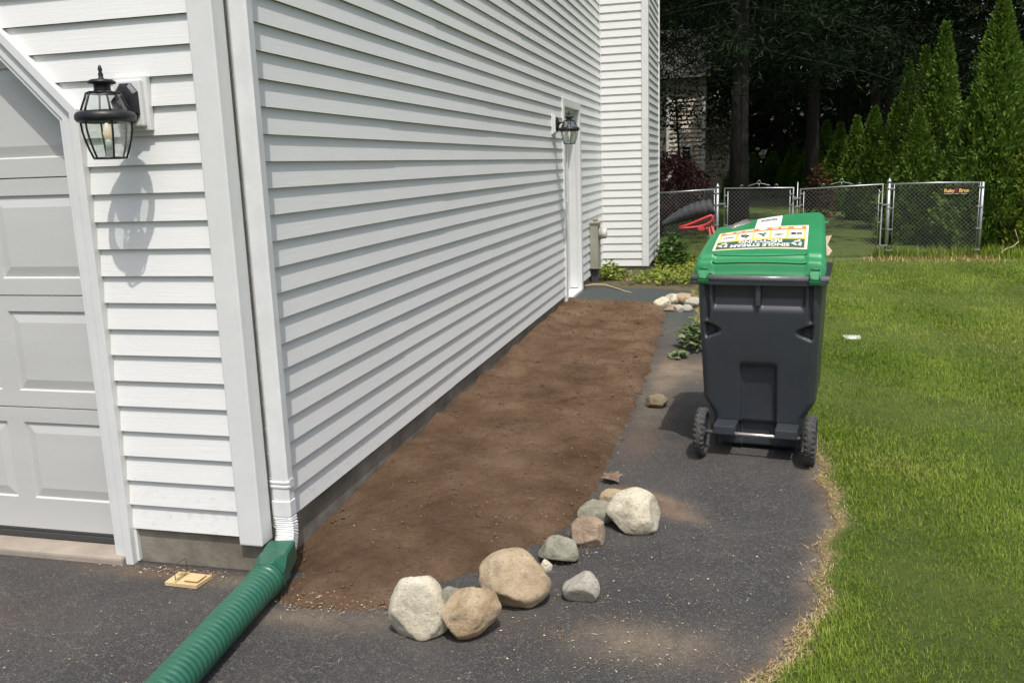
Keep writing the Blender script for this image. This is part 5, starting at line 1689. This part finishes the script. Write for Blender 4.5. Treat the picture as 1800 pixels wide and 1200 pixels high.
# ------------------------------------------------------------------ trees
def arbor_mesh(h_, r_, nn, size, seed, open_=0.0):
    g_ = np.random.default_rng(seed)
    K = max(60, nn // 34)
    tc = g_.uniform(0, 1, K) ** 1.25
    ac = g_.uniform(0, 2 * np.pi, K)
    dc = 1 - 0.34 * g_.uniform(0, 1, K) ** 1.3
    ci = g_.integers(0, K, nn)
    t = np.clip(tc[ci] + g_.normal(0, 0.10, nn) / h_, 0, 1)
    a_ = ac[ci] + g_.normal(0, 0.085, nn) / (r_ * np.maximum(0.25, 1 - tc[ci]))
    prof = np.where(t < 0.12, 0.80 + 0.2 * t / 0.12, (1 - ((t - 0.12) / 0.88) ** 1.35)) 
    prof = np.maximum(prof, 0.02)
    lump = 1 + 0.13 * np.sin(3 * a_ + 9 * t + seed) + 0.12 * np.sin(5 * a_ - 17 * t + 2 * seed) + 0.11 * np.sin(9 * a_ + 31 * t + seed) + 0.09 * np.sin(14 * a_ - 53 * t) + 0.06 * np.sin(22 * a_ + 80 * t)
    depth = dc[ci] * (1 - 0.30 * g_.uniform(0, 1, nn) ** 2.2)
    rr = r_ * prof * lump * depth + 0.01
    P = np.stack([rr * np.cos(a_), rr * np.sin(a_), 0.02 + t * h_ * (0.985 + 0.02 * np.sin(7 * a_))], 1)
    out = np.stack([np.cos(a_), np.sin(a_), np.zeros(nn)], 1)
    D = out * g_.uniform(0.2, 0.9, nn)[:, None] + np.array([0, 0, 1.0]) * g_.uniform(0.35, 1.2, nn)[:, None] + g_.normal(0, 0.35, (nn, 3))
    N = np.cross(D, np.array([0, 0, 1.0])) + g_.normal(0, 0.7, (nn, 3)) + out * 0.7
    L = size * g_.uniform(0.6, 1.4, nn)
    return cards(P, D, N, L, L * 0.40)
def arborvitae(x_, y_, h_, r_, nn, size, seed, label, mat='arbor'):
    root = empty('arborvitae', (x_, y_, 0))
    tag(root, label, 'tree', 'arborvitae row along the fence')
    mb = MB(); mb.tube([(0, 0, -0.03), (0.02, 0, h_ * 0.4), (0, 0.01, h_ * 0.85)], [0.06, 0.045, 0.01], 8)
    mb.build('trunk', MAT['bark'], root)
    V, F = arbor_mesh(h_, r_ * 0.86, int(nn * 2.3), size * 0.66, seed)
    np_mesh('crown', V, F, MAT[mat], root)
    return root
ARB = [
    (5.50, 12.10, 3.72, 0.80, 15000, 0.105, 'tall arborvitae nearest the end post of the fence', 'arbor'),
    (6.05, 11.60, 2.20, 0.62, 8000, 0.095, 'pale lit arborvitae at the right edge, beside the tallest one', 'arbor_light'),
    (5.95, 12.9, 3.05, 0.55, 7000, 0.10, 'arborvitae half hidden behind the right shoulder of the tallest one', 'arbor'),
    (5.20, 14.4, 3.62, 0.64, 9500, 0.11, 'second tallest arborvitae just left of the tallest one', 'arbor'),
    (5.18, 15.9, 3.40, 0.60, 8000, 0.11, 'slim arborvitae tucked left of the second tallest one', 'arbor'),
    (5.30, 18.3, 3.36, 0.55, 7000, 0.115, 'slim pointed arborvitae standing free against the dark woods', 'arbor'),
    (4.62, 13.1, 2.12, 0.62, 9000, 0.10, 'low broad arborvitae behind the left half of the signed fence', 'arbor'),
    (4.78, 16.2, 2.48, 0.58, 7500, 0.11, 'medium arborvitae left of the low broad one, behind the tall gate post', 'arbor'),
    (4.75, 19.0, 2.48, 0.62, 7000, 0.12, 'rounded arborvitae behind the right end of the wide gate leaf', 'arbor'),
    (4.80, 22.5, 2.42, 0.55, 5500, 0.13, 'arborvitae with a blunt top over the middle of the wide gate leaf', 'arbor'),
    (4.60, 24.5, 2.32, 0.62, 5500, 0.14, 'arborvitae above the centre of the wide gate leaf, between two taller ones', 'arbor'),
    (4.40, 26.5, 2.45, 0.72, 5500, 0.15, 'arborvitae with a nipple-like tip behind the red-brown shrub', 'arbor'),
    (4.15, 29.0, 2.15, 0.70, 4500, 0.16, 'arborvitae just left of the red-brown shrub', 'arbor'),
    (3.70, 31.0, 1.85, 0.70, 4500, 0.16, 'small dark arborvitae above the gap between the gate leaves', 'arbor'),
    (3.05, 32.0, 1.60, 0.75, 4000, 0.17, 'dark low arborvitae above the right part of the narrow gate leaf', 'arbor'),
    (2.3, 31.5, 1.55, 0.75, 4000, 0.17, 'dark low arborvitae above the left part of the narrow gate leaf', 'arbor'),
    (1.75, 30.5, 1.45, 0.62, 3500, 0.17, 'dark low arborvitae in front of the right end of the beige house', 'arbor'),
]
for i, (x_, y_, h_, r_, nn, s_, lb, mt) in enumerate(ARB):
    arborvitae(x_, y_, h_, r_, nn, s_, i + 3, lb, mt)
# red-brown shrub and the red maple by the neighbour
plant('red_shrub', 'red-brown leaved shrub behind the wide gate leaf among the arborvitaes', 'shrub', MAT['redshrub'], (3.72, 20.0), 0.42, 0.40, 1.15, 1500, 0.10, 0.6)
mp = empty('red_maple', (0.30, 15.2, 0))
tag(mp, 'dark red weeping maple in front of the beige neighbouring house', 'tree')
mb = MB()
for k in range(7):
    a_ = k * 0.9
    mb.tube([(0, 0, 0), (0.1 * math.cos(a_), 0.1 * math.sin(a_), 0.9), (0.5 * math.cos(a_), 0.5 * math.sin(a_), 1.35)], [0.05, 0.035, 0.012], 6)
mb.build('trunk', MAT['bark'], mp)
nn = 6000
q_ = unit(nn) * (rng.uniform(0.2, 1, nn) ** 0.35)[:, None]
lump = np.array([1 + 0.25 * mn.noise(Vector(v_) * 2.5) for v_ in q_])
P = q_ * np.array([0.85, 0.85, 0.72]) * lump[:, None] + np.array([0, 0, 1.02])
D = q_ * 0.6 + np.array([0, 0, -0.7]) + rng.normal(0, 0.3, (nn, 3))
V, F = cards(P, D, unit(nn), rng.uniform(0.06, 0.13, nn), rng.uniform(0.02, 0.05, nn))
np_mesh('crown', V, F, MAT['maple'], mp)

# neighbour's house
nh = empty('house', (0, 33, 0))
tag(nh, 'distant beige sided house glimpsed through the trees', 'house')
mb = MB()
NX0, NX1, NT = -0.95, 0.42, 4.6
k = 0
while k * 0.17 < NT:
    z0 = k * 0.17
    mb.face([(NX0, -0.05, z0), (NX1, -0.05, z0), (NX1, 0, z0 + 0.17), (NX0, 0, z0 + 0.17)])
    mb.face([(NX0, -0.05, z0), (NX1, -0.05, z0), (NX1, 0, z0), (NX0, 0, z0)])
    if z0 > 1.9:
        k += 1
        continue
    mb.face([(NX1, 0.59, z0), (1.75, 0.59, z0), (1.75, 0.645, z0 + 0.17), (NX1, 0.645, z0 + 0.17)])
    mb.face([(NX1, 0.59, z0), (1.75, 0.59, z0), (1.75, 0.645, z0), (NX1, 0.645, z0)])
    mb.face([(-6, 0.62, z0), (NX0, 0.62, z0), (NX0, 0.645, z0 + 0.17), (-6, 0.645, z0 + 0.17)])
    k += 1
mb.box((NX0, 0.001, 0), (NX1, 0.66, NT)); mb.box((-6, 0.65, 0), (NX1, 5.0, NT)); mb.box((NX1 + 0.001, 0.65, 0), (1.75, 4.0, 2.04))
mb.build('wall', MAT['beige'], nh)
mb = MB(); mb.box((NX0 - .02, -0.06, 0), (NX0 + 0.09, 0.03, NT), 0.005); mb.box((NX1 - .02, -0.06, 0), (NX1 + 0.10, 0.62, NT), 0.005)
mb.build('corner_board', MAT['trim'], nh)
wf = MB()
wx, wz0, wz1 = -0.19, 1.36, 2.08
for lo, hi in (((-0.22, wz0), (-0.15, wz1)), ((0.15, wz0), (0.22, wz1)), ((-0.149, wz0), (0.149, wz0 + .07)), ((-0.149, wz1 - .07), (0.149, wz1))):
    wf.box((wx + lo[0], -0.075, lo[1]), (wx + hi[0], -0.02, hi[1]), 0.004)
wfo = wf.build('window', MAT['trim'], nh)
mb = MB(); mb.box((wx - .149, -0.045, wz0 + .071), (wx + .149, -0.03, wz1 - .071)); mb.build('window_pane', MAT['darkglass'], wfo)
mb = MB(); mb.face([(-6.4, -0.4, NT), (0.7, -0.4, NT), (0.7, 2.8, NT + 2.2), (-6.4, 2.8, NT + 2.2)]); mb.face([(-6.4, 5.4, NT), (0.7, 5.4, NT), (0.7, 2.8, NT + 2.2), (-6.4, 2.8, NT + 2.2)])
mb.face([(NX1, 0.4, 2.05), (1.9, 0.4, 2.05), (1.9, 2.6, 2.9), (NX1, 2.6, 2.9)])
mb.build('roof', MAT['roof'], nh)

# pines
def pine(x_, y_, h_, cr, z0, tr, seed, label, nb=70, cl=9, bark='bark', nd=16):
    g_ = np.random.default_rng(seed)
    root = empty('pine_tree', (x_, y_, 0))
    tag(root, label, 'tree', 'tall dark pines behind the fence')
    mb = MB()
    lean = g_.normal(0, 0.15, 2)
    pts = [(lean[0] * t * t, lean[1] * t * t, h_ * t) for t in np.linspace(0, 1, 9)]
    pts[0] = (pts[0][0], pts[0][1], -0.1)
    mb.tube(pts, [tr * (1.25 if i == 0 else 1) * (1 - 0.9 * i / 8) for i in range(9)], 12)
    Ps, Ds, Ls, Ws = [], [], [], []
    for k in range(nb):
        t = (k + g_.uniform()) / nb
        zb = z0 + (h_ - z0) * t
        a_ = k * 2.399 + g_.normal(0, 0.3)
        bl = cr * (0.55 + 0.55 * math.sin(math.pi * min(1, 0.22 + 0.78 * t))) * (1 - 0.55 * t ** 2) * g_.uniform(0.7, 1.1)
        d_ = np.array([math.cos(a_), math.sin(a_), 0.0])
        rise = -0.30 + 0.45 * t
        end = np.array([0, 0, zb]) + d_ * bl + np.array([0, 0, rise * bl])
        mid = np.array([0, 0, zb]) + d_ * bl * 0.5 + np.array([0, 0, rise * bl * 0.5 + 0.12])
        mb.tube([(0, 0, zb), tuple(mid), tuple(end)], [0.022 * (1 - 0.6 * t) + .008, 0.010, 0.004], 5)
        big = zb > 8.2
        for c_ in range(cl):
            s = 0.22 + 0.8 * (c_ + g_.uniform()) / cl
            pc = np.array([0, 0, zb]) * (1 - s) + end * s if s > 1 else (np.array([0, 0, zb]) * (1 - s) ** 2 + 2 * mid * s * (1 - s) + end * s * s)
            sp = 0.16 + 0.20 * s * bl * 0.5
            nn = (10 if big else nd)
            off = g_.normal(0, 1, (nn, 3)) * np.array([sp, sp, sp * 0.55])
            Ps.append(pc + off)
            dd_ = g_.normal(0, 1, (nn, 3)) + d_ * 0.8
            Ds.append(dd_)
            Ls.append(g_.uniform(0.35, 0.7, nn) if big else g_.uniform(0.10, 0.24, nn))
            Ws.append(g_.uniform(0.16, 0.34, nn) if big else g_.uniform(0.010, 0.028, nn))
    mb.build('trunk', MAT[bark], root)
    P = np.concatenate(Ps); D = np.concatenate(Ds)
    V, F = cards(P, D, g_.normal(0, 1, P.shape), np.concatenate(Ls), np.concatenate(Ws))
    np_mesh('crown', V, F, MAT['pine'], root)
    return root
PINES = [
    (1.79, 14.6, 17, 4.5, 3.5, 0.18, 'thick dark pine trunk rising behind the left gate leaf', 'bark'),
    (-0.6, 19.0, 15, 3.4, 4.4, 0.10, 'slender pine whose boughs hang beside the white bay', 'bark'),
    (3.85, 24.5, 16, 3.4, 4.4, 0.20, 'dark pine right of the thick trunk above the gates', 'bark'),
    (5.25, 29.5, 16, 3.6, 3.6, 0.20, 'dark pine behind the gap left of the pale leaning trunks', 'bark'),
    (5.85, 27.0, 17, 5.0, 4.2, 0.16, 'pale grey leaning trunk, left of the close pair', 'barkgrey'),
    (6.35, 27.3, 17, 5.0, 4.0, 0.20, 'pale grey trunk, right of the close pair above the arborvitaes', 'barkgrey'),
    (12.2, 20.5, 16, 4.2, 2.6, 0.24, 'pine behind the tallest arborvitae at the right edge', 'bark'),
    (10.2, 24.0, 16, 5.0, 2.2, 0.24, 'far pine behind the right edge of the arborvitae row', 'bark'),
    (-3.60, 24.0, 17, 4.6, 3.4, 0.24, 'pine hanging over the beige house at the left', 'bark'),
    (0.30, 41.0, 16, 5.0, 2.6, 0.22, 'pine standing beyond the beige house', 'bark'),
    (-3.6, 15.0, 16, 6.2, 4.0, 0.27, 'pine added behind the white house to shade the grass beyond the fence', 'bark'),  # added behind the house so its crown shades the grass past the fence
    (7.4, 33.0, 16, 5.5, 1.8, 0.24, 'rear pine seen between the leaning trunks and the tallest arborvitae', 'bark'),
    (3.4, 36.5, 16, 5.0, 1.5, 0.24, 'rear pine seen between the thick trunk and the gate centre', 'bark'),
]
for i, (x_, y_, h_, cr, z0, tr, lb, bk) in enumerate(PINES):
    pine(x_, y_, h_, cr, z0, tr, 100 + i, lb, 110, 12, bk, 58)
# leafy boughs in front of the neighbour's house
nn = 750
sap = empty('young_tree', (0.05, 24.0, 0))
tag(sap, 'thin dark leaved young tree in front of the beige house', 'tree')
mb = MB(); mb.tube([(0, 0, 0), (0.05, 0, 1.5), (-0.1, 0, 3.6)], [0.05, 0.04, 0.015], 6)
for k in range(6):
    a_ = k * 1.1
    mb.tube([(0, 0, 1.8 + 0.25 * k), (0.5 * math.cos(a_), 0.4 * math.sin(a_), 2.1 + 0.25 * k)], [0.02, 0.006], 5)
mb.build('trunk', MAT['bark'], sap)
P = np.concatenate([np.stack([rng.normal(-0.05, 0.5, nn), rng.normal(0, 0.5, nn), rng.normal(2.95, 0.45, nn)], 1), np.stack([rng.normal(1.25, 0.35, nn), rng.normal(0, 0.4, nn), rng.normal(2.2, 0.55, nn)], 1)])
nn *= 2
V, F = cards(P, unit(nn), unit(nn), rng.uniform(0.07, 0.16, nn), rng.uniform(0.04, 0.09, nn))
np_mesh('crown', V, F, MAT['woods'], sap)

# the far wood, one dark mass
nn = 30000
P = np.stack([rng.uniform(-16, 40, nn), rng.uniform(38, 50, nn), rng.uniform(0, 11, nn)], 1)
V, F = cards(P, unit(nn), unit(nn), rng.uniform(0.4, 0.9, nn), rng.uniform(0.25, 0.6, nn))
tag(np_mesh('woods', V, F, MAT['woods']), 'dark far-off wood closing the view behind the pines', 'woods', kind='stuff')
